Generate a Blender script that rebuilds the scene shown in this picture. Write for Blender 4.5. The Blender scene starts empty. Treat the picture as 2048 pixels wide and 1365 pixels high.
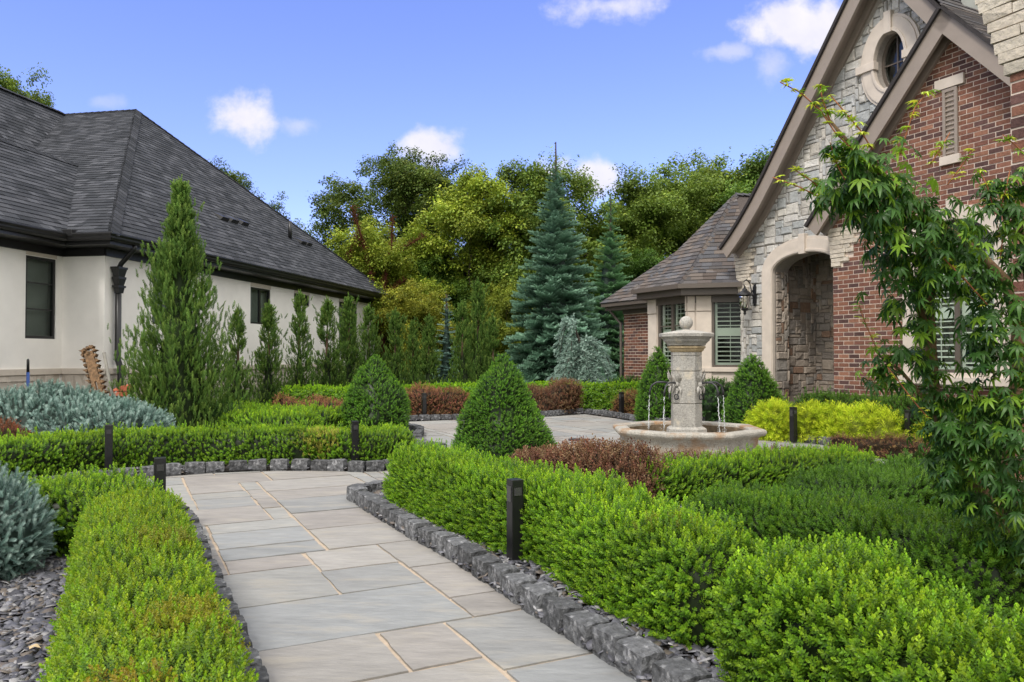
import bpy, math
import numpy as np
from mathutils import Vector, Matrix
from mathutils.geometry import tessellate_polygon
rng = np.random.default_rng(11)
S = bpy.context.scene
COL = S.collection
# ------------------------------------------------------------------ camera, sky, sun
H = 1.35; FPX = 1550.0; PITCH = math.atan(29.5/FPX)
cam = bpy.data.cameras.new('camera'); camo = bpy.data.objects.new('camera', cam); COL.objects.link(camo)
cam.sensor_width = 36; cam.lens = FPX/2048*36; cam.clip_end = 3000; cam.clip_start = .05
camo.location = (0, 0, H); camo.rotation_euler = (math.pi/2+PITCH, 0, 0)
S.camera = camo
S.render.resolution_x = 1024; S.render.resolution_y = 682
S.view_settings.view_transform = 'Standard'; S.view_settings.look = 'None'
S.view_settings.exposure = 1.15; S.view_settings.gamma = 1
S.cycles.max_bounces = 6; S.cycles.transparent_max_bounces = 8
SUN_EL = math.radians(52); SUN_AZ = math.radians(-150)      # azimuth from +Y, clockwise
sund = Vector((math.sin(SUN_AZ)*math.cos(SUN_EL), math.cos(SUN_AZ)*math.cos(SUN_EL), math.sin(SUN_EL)))
sl = bpy.data.lights.new('sun', 'SUN'); sl.energy = 1.3; sl.angle = math.radians(14); sl.color = (1, .95, .88)
so = bpy.data.objects.new('sun', sl); COL.objects.link(so); so.rotation_euler = sund.to_track_quat('Z', 'Y').to_euler()

def ray(u, v):
    c, s = math.cos(PITCH), math.sin(PITCH)
    a, b = (u-1024), (682.5-v)
    return np.array([a, FPX*c-b*s, FPX*s+b*c])
def at(u, v, y):                      # point seen at (u,v) at distance y ahead
    r = ray(u, v); return np.array([0, 0, H])+r*(y/r[1])
def gr(u, v, z=0.):                   # point on the level z seen at (u,v)
    r = ray(u, v); return np.array([0, 0, H])+r*((z-H)/r[2])

W = bpy.data.worlds.new('World'); S.world = W; W.use_nodes = True
nt = W.node_tree; N = nt.nodes; L = nt.links; N.clear()
def nd(t, **k):
    n = N.new(t)
    for a, b in k.items():
        if a.startswith('i_'): n.inputs[int(a[2:])].default_value = b
        else: setattr(n, a, b)
    return n
def mth(op, a, b=None, c=None):
    n = N.new('ShaderNodeMath'); n.operation = op
    for i, x in enumerate((a, b, c)):
        if x is None: continue
        if isinstance(x, (int, float)): n.inputs[i].default_value = x
        else: L.new(x, n.inputs[i])
    return n.outputs[0]
sky = nd('ShaderNodeTexSky', sky_type='NISHITA', sun_disc=False, sun_elevation=SUN_EL, sun_rotation=SUN_AZ)
sky.air_density = 1.0; sky.dust_density = .3; sky.ozone_density = 2.0; sky.altitude = 200
tint = nd('ShaderNodeMix', data_type='RGBA', blend_type='MULTIPLY'); tint.inputs[0].default_value = 1
L.new(sky.outputs[0], tint.inputs[6]); tint.inputs[7].default_value = (.70, .655, .965, 1)
SKYTINT = tint
tc = nd('ShaderNodeTexCoord')
sep = nd('ShaderNodeSeparateXYZ'); L.new(tc.outputs['Generated'], sep.inputs[0])
yy = mth('MAXIMUM', sep.outputs[1], .05)
cmb = nd('ShaderNodeCombineXYZ'); L.new(mth('DIVIDE', sep.outputs[0], yy), cmb.inputs[0]); L.new(mth('DIVIDE', sep.outputs[2], yy), cmb.inputs[1])
nz = nd('ShaderNodeTexNoise'); nz.inputs['Scale'].default_value = 13; nz.inputs['Detail'].default_value = 7; nz.inputs['Roughness'].default_value = .58
L.new(cmb.outputs[0], nz.inputs['Vector'])
nz2 = nd('ShaderNodeTexNoise'); nz2.inputs['Scale'].default_value = 30; nz2.inputs['Detail'].default_value = 5
L.new(cmb.outputs[0], nz2.inputs['Vector'])
best = None
for (u, v, ru, rv, op) in [(488, 230, 92, 56, 1), (598, 250, 50, 30, .4), (868, 298, 84, 46, .95), (1105, 345, 52, 44, .95), (1190, 362, 72, 46, .95),
                           (1600, 50, 125, 85, 1), (1548, 130, 50, 60, .45), (1450, 103, 70, 24, .5), (1225, 12, 125, 38, .8), (205, 205, 45, 18, .25)]:
    r = ray(u, v); cx, cz = r[0]/r[1], r[2]/r[1]
    vm = nd('ShaderNodeVectorMath', operation='SUBTRACT'); L.new(cmb.outputs[0], vm.inputs[0]); vm.inputs[1].default_value = (cx, cz, 0)
    vs = nd('ShaderNodeVectorMath', operation='MULTIPLY'); L.new(vm.outputs[0], vs.inputs[0]); vs.inputs[1].default_value = (FPX/ru, FPX/rv, 0)
    ln = nd('ShaderNodeVectorMath', operation='LENGTH'); L.new(vs.outputs[0], ln.inputs[0])
    q = mth('ADD', mth('SUBTRACT', 1.0, ln.outputs['Value']), mth('MULTIPLY', mth('SUBTRACT', nz.outputs[0], .5), 3.0))
    mr = nd('ShaderNodeMapRange', interpolation_type='SMOOTHSTEP'); L.new(q, mr.inputs[0])
    mr.inputs[1].default_value = -.02; mr.inputs[2].default_value = .85; mr.inputs[3].default_value = 0; mr.inputs[4].default_value = op
    best = mr.outputs[0] if best is None else mth('MAXIMUM', best, mr.outputs[0])
cc = nd('ShaderNodeMix', data_type='RGBA'); L.new(nz2.outputs[0], cc.inputs[0])
cc.inputs[6].default_value = (2.8, 2.8, 3.35, 1); cc.inputs[7].default_value = (3.75, 3.6, 3.75, 1)
CLOUDCOL = cc
cm = nd('ShaderNodeMix', data_type='RGBA'); L.new(best, cm.inputs[0]); L.new(tint.outputs[2], cm.inputs[6]); L.new(cc.outputs[2], cm.inputs[7])
# broad bright cloud cover overhead and behind, added out of view to light the walls
cov = mth('ADD', mth('ADD', mth('MULTIPLY', sep.outputs[1], -.75), mth('MULTIPLY', sep.outputs[2], .95)), mth('MULTIPLY', sep.outputs[0], .34))
nz3 = nd('ShaderNodeTexNoise'); nz3.inputs['Scale'].default_value = 2.2; nz3.inputs['Detail'].default_value = 6; L.new(tc.outputs['Generated'], nz3.inputs['Vector'])
cov = mth('ADD', cov, mth('MULTIPLY', mth('SUBTRACT', nz3.outputs[0], .5), .3))
mr3 = nd('ShaderNodeMapRange', interpolation_type='SMOOTHSTEP'); L.new(cov, mr3.inputs[0]); mr3.inputs[1].default_value = -.04; mr3.inputs[2].default_value = .22
c4 = nd('ShaderNodeMix', data_type='RGBA'); L.new(mr3.outputs[0], c4.inputs[0]); L.new(cm.outputs[2], c4.inputs[6]); c4.inputs[7].default_value = (6.3, 6.2, 6.05, 1)
bg = nd('ShaderNodeBackground'); L.new(c4.outputs[2], bg.inputs[0]); bg.inputs[1].default_value = .13
wo = nd('ShaderNodeOutputWorld'); L.new(bg.outputs[0], wo.inputs[0])

# ------------------------------------------------------------------ helpers
def mat(name, base=None, rough=.8, var=.12, vs=8, bump=.0, bs=40, spec=.3, metal=0, trans=0, det=4, var2=0, vs2=1.5, stretch=None, tint2=None, t2s=3, t2=(.45, .7), gain=None, orand=0):
    m = bpy.data.materials.new(name); m.use_nodes = True; t = m.node_tree; n = t.nodes; l = t.links
    p = n['Principled BSDF']; p.inputs['Roughness'].default_value = rough; p.inputs['Metallic'].default_value = metal
    p.inputs['Specular IOR Level'].default_value = spec
    if base is None:
        a = n.new('ShaderNodeAttribute'); a.attribute_name = 'Col'; c = a.outputs['Color']
    else:
        a = n.new('ShaderNodeRGB'); a.outputs[0].default_value = (*base, 1); c = a.outputs[0]
    tc = n.new('ShaderNodeTexCoord'); co = tc.outputs['Object']
    if stretch:
        mp = n.new('ShaderNodeMapping'); mp.inputs['Scale'].default_value = stretch[:3]
        if len(stretch) > 3: mp.inputs['Rotation'].default_value = (0, 0, stretch[3])
        l.new(co, mp.inputs[0]); co = mp.outputs[0]
    def noise(sc, d=4):
        k = n.new('ShaderNodeTexNoise'); k.inputs['Scale'].default_value = sc; k.inputs['Detail'].default_value = d; k.inputs['Roughness'].default_value = .6; l.new(co, k.inputs['Vector']); return k.outputs[0]
    def mulv(c, f, amt):
        mr = n.new('ShaderNodeMapRange'); l.new(f, mr.inputs[0]); mr.inputs[1].default_value = .3; mr.inputs[2].default_value = .7
        mr.inputs[3].default_value = 1-amt; mr.inputs[4].default_value = 1+amt
        v = n.new('ShaderNodeVectorMath'); v.operation = 'SCALE'; l.new(c, v.inputs[0]); l.new(mr.outputs[0], v.inputs['Scale']); return v.outputs[0]
    if var: c = mulv(c, noise(vs, det), var)
    if var2: c = mulv(c, noise(vs2, 3), var2)
    if tint2:
        mr = n.new('ShaderNodeMapRange'); l.new(noise(t2s, 6), mr.inputs[0]); mr.inputs[1].default_value = t2[0]; mr.inputs[2].default_value = t2[1]
        mx = n.new('ShaderNodeMix'); mx.data_type = 'RGBA'; l.new(mr.outputs[0], mx.inputs[0]); l.new(c, mx.inputs[6]); mx.inputs[7].default_value = (*tint2, 1); c = mx.outputs[2]
    if orand:
        oi = n.new('ShaderNodeObjectInfo'); mr = n.new('ShaderNodeMapRange'); l.new(oi.outputs['Random'], mr.inputs[0]); mr.inputs[3].default_value = 1-orand; mr.inputs[4].default_value = 1+orand
        vs_ = n.new('ShaderNodeVectorMath'); vs_.operation = 'SCALE'; l.new(c, vs_.inputs[0]); l.new(mr.outputs[0], vs_.inputs['Scale']); c = vs_.outputs[0]
    if gain:
        vg = n.new('ShaderNodeVectorMath'); vg.operation = 'MULTIPLY'; l.new(c, vg.inputs[0]); vg.inputs[1].default_value = gain; c = vg.outputs[0]
    if trans:
        oi = n.new('ShaderNodeObjectInfo'); mm = n.new('ShaderNodeMix'); mm.data_type = 'RGBA'; mm.blend_type = 'MULTIPLY'; mm.inputs[0].default_value = 1
        l.new(c, mm.inputs[6]); l.new(oi.outputs['Color'], mm.inputs[7]); c = mm.outputs[2]
    l.new(c, p.inputs['Base Color'])
    if bump:
        b = n.new('ShaderNodeBump'); b.inputs['Strength'].default_value = bump; b.inputs['Distance'].default_value = .02
        l.new(noise(bs, 6), b.inputs['Height']); l.new(b.outputs[0], p.inputs['Normal'])
    if trans:
        tr = n.new('ShaderNodeBsdfTranslucent'); l.new(c, tr.inputs[0])
        ms = n.new('ShaderNodeMixShader'); ms.inputs[0].default_value = trans; l.new(p.outputs[0], ms.inputs[1]); l.new(tr.outputs[0], ms.inputs[2])
        l.new(ms.outputs[0], n['Material Output'].inputs[0])
    return m
def glassmat(name, tintc=(.75, .8, .78), refl=.35):
    m = bpy.data.materials.new(name); m.use_nodes = True; t = m.node_tree; n = t.nodes; l = t.links; n.remove(n['Principled BSDF'])
    tr = n.new('ShaderNodeBsdfTransparent'); tr.inputs[0].default_value = (*tintc, 1)
    g = n.new('ShaderNodeBsdfGlossy'); g.inputs['Roughness'].default_value = .03
    fr = n.new('ShaderNodeLayerWeight'); fr.inputs[0].default_value = refl
    ms = n.new('ShaderNodeMixShader'); l.new(fr.outputs['Fresnel'], ms.inputs[0]); l.new(tr.outputs[0], ms.inputs[1]); l.new(g.outputs[0], ms.inputs[2])
    l.new(ms.outputs[0], n['Material Output'].inputs[0]); return m

M = dict(
    leaf=mat('leaf_surface', rough=.42, var=.18, vs=3, trans=.34, spec=.35, gain=(1.42, 1.66, 1.1)),
    leafm=mat('matt_leaf_surface', rough=.6, var=.22, vs=2, trans=.3, spec=.2, gain=(1.6, 1.8, 1.4)),
    leaft=mat('tree_leaf_surface', rough=.55, var=.22, vs=.8, trans=.3, spec=.25, gain=(1.6, 1.98, 1.55)),
    needle=mat('needle_surface', rough=.55, var=.15, vs=4, trans=.12, spec=.25, gain=(1.7, 1.7, 1.6)),
    bark=mat('bark', rough=.9, var=.3, vs=25, bump=.6, bs=30, spec=.1),
    stone=mat('stone', rough=.85, var=.16, vs=14, bump=.9, bs=22, spec=.2, var2=.08),
    brick=mat('brick', rough=.9, var=.22, vs=30, bump=.5, bs=80, spec=.15),
    mortar=mat('mortar', (.60, .50, .42), rough=.95, var=.1, vs=20, bump=.3, bs=90, spec=.1),
    smortar=mat('stone_mortar', (.30, .27, .24), rough=.95, var=.12, vs=20, bump=.3, bs=90, spec=.1),
    lime=mat('limestone', (.56, .49, .42), rough=.8, var=.06, vs=6, bump=.12, bs=120, spec=.2, var2=.05),
    stucco=mat('stucco', (.86, .83, .785), rough=.9, var=.035, vs=3, bump=.25, bs=160, spec=.15, var2=.04, vs2=.5),
    stuctrim=mat('stucco_trim', (.60, .535, .46), rough=.85, var=.05, vs=8, bump=.1, bs=100, spec=.15),
    black=mat('black_metal', (.012, .012, .013), rough=.38, var=.1, vs=20, spec=.5),
    lblack=mat('light_post_metal', (.010, .010, .011), rough=.3, var=.15, vs=9, spec=.5),
    taupe=mat('painted_trim', (.27, .225, .19), rough=.6, var=.06, vs=5, spec=.3),
    dtaupe=mat('brown_gutter', (.10, .082, .068), rough=.45, var=.06, vs=5, spec=.4),
    shing=mat('asphalt_shingle', rough=.95, var=.2, vs=60, bump=.5, bs=220, spec=.1, var2=.06),
    flag=mat('flagstone', rough=.72, var=.10, vs=7, bump=.45, bs=9, spec=.3, var2=.10, vs2=2.2, stretch=(1, 3.2, 1, .468), tint2=(.34, .31, .26), t2s=2.1, t2=(.52, .85)),
    joint=mat('joint_sand', (.40, .325, .25), rough=.95, var=.12, vs=30, bump=.3, bs=90, spec=.1),
    sett=mat('granite_sett', (.095, .097, .102), rough=.85, var=.5, vs=26, bump=1.0, bs=34, spec=.3, det=8, tint2=(.33, .33, .34), t2s=22, t2=(.54, .74), orand=.38),
    slate=mat('slate', rough=.5, var=.15, vs=30, bump=.2, bs=60, spec=.4),
    soil=mat('soil', (.035, .03, .027), rough=.95, var=.4, vs=30, bump=.8, bs=50, spec=.1),
    grass=mat('grass_ground', (.05, .09, .02), rough=.95, var=.4, vs=3, bump=.5, bs=20, spec=.1),
    fount=mat('fountain_stone', (.365, .35, .32), rough=.85, var=.3, vs=60, bump=.6, bs=60, spec=.2, var2=.14, vs2=5, tint2=(.56, .50, .40), t2s=7, t2=(.55, .72)),
    fountr=mat('stained_fountain_stone', (.36, .34, .30), rough=.85, var=.3, vs=60, bump=.6, bs=60, spec=.2, var2=.14, vs2=5, tint2=(.30, .17, .08), t2s=2.6, t2=(.50, .66)),
    iron=mat('dark_iron', (.06, .06, .065), rough=.5, var=.2, vs=30, spec=.5, metal=.6),
    wood=mat('white_shutter', (.62, .63, .58), rough=.5, var=.03, vs=5, spec=.3),
    room=mat('dark_interior', (.035, .034, .03), rough=.9, var=.3, vs=2, spec=.1),
    blind=mat('pale_interior', (.34, .35, .33), rough=.9, var=.2, vs=1.5, spec=.1),
    rust=mat('rusty_steel', (.22, .135, .075), rough=.9, var=.4, vs=25, bump=.7, bs=50, spec=.2, tint2=(.10, .07, .045), t2s=18),
    blue=mat('blue_plastic', (.02, .07, .28), rough=.4, var=.1, spec=.4),
    red=mat('faded_red_plastic', (.55, .16, .09), rough=.5, var=.2, spec=.3),
    rubber=mat('black_hose', (.015, .015, .017), rough=.35, var=.1, spec=.5),
    grey=mat('grey_tube', (.20, .19, .165), rough=.6, var=.2, spec=.3),
    plain=mat('painted_surface', rough=.7, var=.1, vs=10, spec=.3),
    glass=glassmat('window_glass', (.88, .92, .89), .18), glassd=glassmat('dark_window_glass', (.80, .84, .82), .22),
)
wm = bpy.data.materials.new('water'); wm.use_nodes = True; p = wm.node_tree.nodes['Principled BSDF']
p.inputs['Base Color'].default_value = (.12, .10, .06, 1); p.inputs['Roughness'].default_value = .05; M['water'] = wm
wb = wm.node_tree.nodes.new('ShaderNodeBump'); wn = wm.node_tree.nodes.new('ShaderNodeTexNoise'); wn.inputs['Scale'].default_value = 18
wb.inputs['Strength'].default_value = .3; wm.node_tree.links.new(wn.outputs[0], wb.inputs['Height']); wm.node_tree.links.new(wb.outputs[0], p.inputs['Normal'])
wj = bpy.data.materials.new('falling_water'); wj.use_nodes = True; p = wj.node_tree.nodes['Principled BSDF']
p.inputs['Base Color'].default_value = (.9, .93, .95, 1); p.inputs['Roughness'].default_value = .08; p.inputs['Transmission Weight'].default_value = .45; p.inputs['IOR'].default_value = 1.33; M['jet'] = wj

def tag(o, label=None, cat=None, group=None, kind=None):
    if label: o['label'] = label
    if cat: o['category'] = cat
    if group: o['group'] = group
    if kind: o['kind'] = kind
    return o
def empty(name, loc, label=None, cat=None, group=None):
    o = bpy.data.objects.new(name, None); COL.objects.link(o); o.location = loc; o.empty_display_size = .2
    return tag(o, label, cat, group)
def root_loc(o):
    v = Vector((0, 0, 0))
    while o is not None: v += o.location; o = o.parent
    return v
def link(me, name, parent):
    o = bpy.data.objects.new(name, me); COL.objects.link(o)
    if parent is not None:
        o.parent = parent
        if parent.type == 'EMPTY': o.matrix_parent_inverse = Matrix.Translation(-parent.location)
    return o
def copy_tree(o, parent=None):
    c = o.copy(); COL.objects.link(c)
    if parent is not None: c.parent = parent
    for ch in list(o.children):
        copy_tree(ch, c)
    return c

class Fr:
    def __init__(s, O, X, Y, Z): s.O, s.X, s.Y, s.Z = [np.array(k, float) for k in (O, X, Y, Z)]
    def p(s, a, b, c=0): return s.O+s.X*a+s.Y*b+s.Z*c
    def off(s, a=0, b=0, c=0): return Fr(s.p(a, b, c), s.X, s.Y, s.Z)
    def hit(s, u, v, c=0):
        r = ray(u, v); o = np.array([0, 0, H]); P = s.p(0, 0, c); t = np.dot(P-o, s.Z)/np.dot(r, s.Z); q = o+r*t-s.O
        return float(q@s.X), float(q@s.Y)
WF = Fr((0, 0, 0), (1, 0, 0), (0, 1, 0), (0, 0, 1))
def nrm(v): v = np.array(v, float); return v/np.linalg.norm(v)
def wallframe(p, q):                 # vertical plane from p to q, Z horizontal normal towards the camera side
    X = nrm([q[0]-p[0], q[1]-p[1], 0]); Z = np.array([X[1], -X[0], 0])
    if Z@(-np.array([p[0], p[1], 0])) < 0: Z = -Z
    return Fr((p[0], p[1], 0), X, (0, 0, 1), Z)

class MB:
    def __init__(s): s.V, s.F, s.C = [], [], []
    def add(s, vs, fs, col=(.5, .5, .5)):
        b = len(s.V); s.V += [tuple(map(float, v)) for v in vs]; s.F += [tuple(b+i for i in f) for f in fs]; s.C += [col]*len(vs); return s
    def box(s, a0, a1, b0, b1, c0, c1, fr=WF, col=(.5, .5, .5), j=0):
        P = [fr.p(a, b, c) for a in (a0, a1) for b in (b0, b1) for c in (c0, c1)]
        if j: P = [q+rng.normal(0, j, 3) for q in P]
        return s.add(P, [(0, 1, 3, 2), (4, 6, 7, 5), (0, 4, 5, 1), (2, 3, 7, 6), (0, 2, 6, 4), (1, 5, 7, 3)], col)
    def prism(s, poly, c0, c1, fr=WF, col=(.5, .5, .5), back=True):   # poly in (a,b), extruded along c
        n = len(poly); A = [fr.p(x, y, c0) for x, y in poly]; B = [fr.p(x, y, c1) for x, y in poly]
        tris = tessellate_polygon([[Vector((x, y, 0)) for x, y in poly]])
        f = [tuple(n+i for i in t) for t in tris]+([tuple(t) for t in tris] if back else [])
        f += [(i, (i+1) % n, n+(i+1) % n, n+i) for i in range(n)]
        return s.add(A+B, f, col)
    def band(s, pts, o0, o1, c0, c1, fr=WF, col=(.5, .5, .5), closed=False):   # strip beside a polyline in (a,b)
        P = [np.array(p, float) for p in pts]; n = len(P); R = []
        for i in range(n):
            ds = []
            if i > 0 or closed: ds.append(nrm(P[i]-P[i-1]))
            if i < n-1 or closed: ds.append(nrm(P[(i+1) % n]-P[i]))
            ns = [np.array([-d[1], d[0]]) for d in ds]; m = sum(ns)/len(ns); m = m/max(.3, m@m)
            R.append((P[i]+m*o0, P[i]+m*o1))
        vs = []
        for a, b in R: vs += [fr.p(*a, c0), fr.p(*b, c0), fr.p(*b, c1), fr.p(*a, c1)]
        fs = []
        for i in range(n if closed else n-1):
            k = 4*i; q = 4*((i+1) % n)
            for e in range(4): fs.append((k+e, k+(e+1) % 4, q+(e+1) % 4, q+e))
        if not closed: fs += [(3, 2, 1, 0), (4*n-4, 4*n-3, 4*n-2, 4*n-1)]
        return s.add(vs, fs, col)
    def tube(s, pts, rad, seg=8, col=(.5, .5, .5), caps=True):
        P = [np.array(p, float) for p in pts]; n = len(P)
        if not hasattr(rad, '__len__'): rad = [rad]*n
        vs = []; up = np.array([.13, .21, .97])
        for i in range(n):
            d = nrm(P[min(i+1, n-1)]-P[max(i-1, 0)]+1e-9); a = np.cross(d, up)
            if np.linalg.norm(a) < .05: a = np.cross(d, [1, 0, 0])
            a = nrm(a); b = np.cross(d, a)
            for k in range(seg):
                t = 2*math.pi*k/seg; vs.append(P[i]+(a*math.cos(t)+b*math.sin(t))*rad[i])
        fs = [(i*seg+k, i*seg+(k+1) % seg, (i+1)*seg+(k+1) % seg, (i+1)*seg+k) for i in range(n-1) for k in range(seg)]
        if caps: fs += [tuple(range(seg))[::-1], tuple((n-1)*seg+k for k in range(seg))]
        return s.add(vs, fs, col)
    def lathe(s, prof, cen, seg=24, ph=0, col=(.5, .5, .5), close=False):
        vs = []
        for r, z in prof:
            for k in range(seg):
                t = ph+2*math.pi*k/seg; vs.append((cen[0]+r*math.cos(t), cen[1]+r*math.sin(t), cen[2]+z))
        n = len(prof); fs = [(i*seg+k, i*seg+(k+1) % seg, (i+1)*seg+(k+1) % seg, (i+1)*seg+k) for i in range(n-1) for k in range(seg)]
        if close: fs += [((n-1)*seg+k, (n-1)*seg+(k+1) % seg, (k+1) % seg, k) for k in range(seg)]
        else: fs += [tuple(range(seg))[::-1], tuple((n-1)*seg+k for k in range(seg))]
        return s.add(vs, fs, col)
    def build(s, name, m, parent=None, smooth=False, bevel=0, tagk=None):
        me = bpy.data.meshes.new(name); me.from_pydata(s.V, [], s.F); me.materials.append(m if not isinstance(m, str) else M[m])
        c = np.ones((len(s.V), 4), np.float32); c[:, :3] = np.array(s.C)
        a = me.color_attributes.new('Col', 'FLOAT_COLOR', 'POINT'); a.data.foreach_set('color', c.ravel())
        if smooth: me.polygons.foreach_set('use_smooth', np.ones(len(me.polygons), bool))
        o = link(me, name, parent)
        if bevel:
            b = o.modifiers.new('bevel', 'BEVEL'); b.width = bevel; b.segments = 2; b.limit_method = 'ANGLE'
        return o
def npmesh(name, V, F, C, m, parent=None, smooth=False):
    me = bpy.data.meshes.new(name); nf, k = F.shape
    me.vertices.add(len(V)); me.vertices.foreach_set('co', np.ascontiguousarray(V, np.float32).ravel())
    me.loops.add(nf*k); me.loops.foreach_set('vertex_index', F.astype(np.int32).ravel())
    me.polygons.add(nf); me.polygons.foreach_set('loop_start', np.arange(0, nf*k, k, dtype=np.int32))
    me.update(calc_edges=True)
    c = np.ones((len(V), 4), np.float32); c[:, :3] = C
    a = me.color_attributes.new('Col', 'FLOAT_COLOR', 'POINT'); a.data.foreach_set('color', c.ravel())
    if smooth: me.polygons.foreach_set('use_smooth', np.ones(nf, bool))
    me.materials.append(M[m] if isinstance(m, str) else m); return link(me, name, parent)

# ---- foliage toolkit
def rotz(Z, roll=None):              # frames whose z axis is Z, random roll
    Z = Z/np.linalg.norm(Z, axis=1, keepdims=True); n = len(Z)
    A = rng.normal(size=(n, 3)) if roll is None else roll
    X = np.cross(A, Z); X /= np.linalg.norm(X, axis=1, keepdims=True)+1e-9; Y = np.cross(Z, X)
    return np.stack([X, Y, Z], 2)
def rotx(X, up=(0, 0, 1)):           # frames whose x axis is X, z axis near up
    X = X/np.linalg.norm(X, axis=1, keepdims=True); U = np.broadcast_to(np.array(up, float), X.shape)
    Y = np.cross(U, X); Y /= np.linalg.norm(Y, axis=1, keepdims=True)+1e-9; Z = np.cross(X, Y); return np.stack([X, Y, Z], 2)
def scatter(T, P, R, s, c0, c1):
    """T = (verts, quads, g); returns V,F,C"""
    v, q, g = T; n = len(P); s = np.broadcast_to(np.asarray(s, float), (n,))
    V = np.einsum('nij,kj->nki', R, v)*s[:, None, None]+P[:, None, :]
    F = (q[None]+(np.arange(n)*len(v))[:, None, None]).reshape(-1, q.shape[1])
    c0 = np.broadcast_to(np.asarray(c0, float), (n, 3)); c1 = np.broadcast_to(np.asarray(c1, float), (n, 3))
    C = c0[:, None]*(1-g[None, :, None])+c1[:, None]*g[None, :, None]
    return V.reshape(-1, 3), F, C.reshape(-1, 3)
def join(L_):
    V, F, C, b = [], [], [], 0
    for v, f, c in L_: V.append(v); F.append(f+b); C.append(c); b += len(v)
    return np.concatenate(V), np.concatenate(F), np.concatenate(C)
def tmpl(leaves):                    # leaves: (base, dir, normal, length, width, g)
    V, G = [], []
    for p, d, n_, l, w, g in leaves:
        p = np.array(p, float); d = nrm(d); b = nrm(np.cross(d, n_)+1e-6); nn = np.cross(b, d)
        V += [p, p+d*l*.5+b*w/2-nn*l*.06, p+d*l-nn*l*.1, p+d*l*.5-b*w/2-nn*l*.06]; G += [g*.75, g, g, g]
    V = np.array(V); return V, np.arange(len(V)).reshape(-1, 4), np.clip(np.array(G), 0, 1)
def dirs(n, el, az0=0.): return [np.array([math.cos(az0+2*math.pi*k/n)*math.cos(el), math.sin(az0+2*math.pi*k/n)*math.cos(el), math.sin(el)]) for k in range(n)]
def t_box(nodes=7, per=3, l=.27, w=.135):
    Lf = []
    for i in range(nodes):
        z = .08+.8*i/(nodes-1); e = .35+.9*(i/(nodes-1))**2
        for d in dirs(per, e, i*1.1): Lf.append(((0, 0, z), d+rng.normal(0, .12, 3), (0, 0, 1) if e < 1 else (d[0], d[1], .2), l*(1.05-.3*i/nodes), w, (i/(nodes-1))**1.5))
    return tmpl(Lf)
T_BOX = [t_box() for _ in range(4)]
T_BOXF = t_box(3, 3, .5, .3)
def t_jun(n=26, l=.30, w=.075, spread=.55):
    Lf = []
    for i in range(n):
        z = i/n*.86; a = i*2.4; r = .02
        d = np.array([math.cos(a)*spread, math.sin(a)*spread, .85])+rng.normal(0, .12, 3)
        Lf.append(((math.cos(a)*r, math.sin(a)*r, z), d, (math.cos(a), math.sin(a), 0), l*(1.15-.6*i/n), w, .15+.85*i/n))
    return tmpl(Lf)
T_JUN = [t_jun() for _ in range(3)]
def t_shoot(rings=8, per=7, w=.045):
    Lf = [((0, 0, 0), (0, 0, 1), (1, 0, 0), 1, .10, .1)]
    for i in range(rings):
        z = .05+.9*i/rings
        for d in dirs(per, .75, i*.5): Lf.append(((0, 0, z), d, (0, 0, 1), .21, w, .35+.65*i/rings))
    Lf += [((0, 0, .93), d, (1, 0, 0), .16, w, 1) for d in dirs(4, 1.2)]
    return tmpl(Lf)
T_SH = t_shoot()
T_SHN = t_shoot(12, 8, .03)
def t_firbranch():
    Lf = []
    def shoot(p, d, l, g0):
        n = max(3, int(l/.028)); d = nrm(d); s_ = nrm(np.cross(d, (0, 0, 1)))
        for i in range(n):
            q = p+d*l*i/n
            for sg in (-1, 1): Lf.append((q, d*.6+s_*sg*.8+np.array([0, 0, .25]), (0, 0, 1), .062, .024, g0+.5*i/n))
            Lf.append((q, d*.5+np.array([0, 0, .9]), s_, .055, .024, g0+.5*i/n))
    P0 = np.zeros(3)
    for i in range(1, 12):
        x = i/12; z = -.10*x*x+.02
        for sg in (-1, 1):
            shoot(np.array([x, 0, z]), np.array([.75, sg*.8, .05+.35*rng.random()]), (.28*(1-x)+.10)*(.6+.6*rng.random()), .1+.5*rng.random())
    shoot(np.array([.35, 0, 0.]), np.array([1, 0, -.03]), .68, .3)
    return tmpl(Lf)
T_FIR = t_firbranch()
def t_comp(n=5, l=.30, w=.12, droop=.5):    # drooping compound leaf, length 1
    Lf = []
    for i in range(n):
        x = .2+.8*i/n; z = -droop*x*x
        for sg in (-1, 1): Lf.append(((x, 0, z), (.45, sg, -.45), (0, 0, 1), l, w, .3+.7*rng.random()))
    Lf.append(((.95, 0, -droop*.9), (1, 0, -.8), (0, 0, 1), l, w, .8)); return tmpl(Lf)
T_COMP = t_comp(5, .36, .17)
def t_simple():
    Lf = []
    for i in range(7):
        a = rng.random()*6.28; r = .25*i/3
        d = np.array([math.cos(a), math.sin(a), rng.normal(-.1, .4)])
        Lf.append((rng.normal(0, .3, 3), d, (0, 0, 1), .42, .26, rng.random()))
    return tmpl(Lf)
T_SIM = t_simple()
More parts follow.
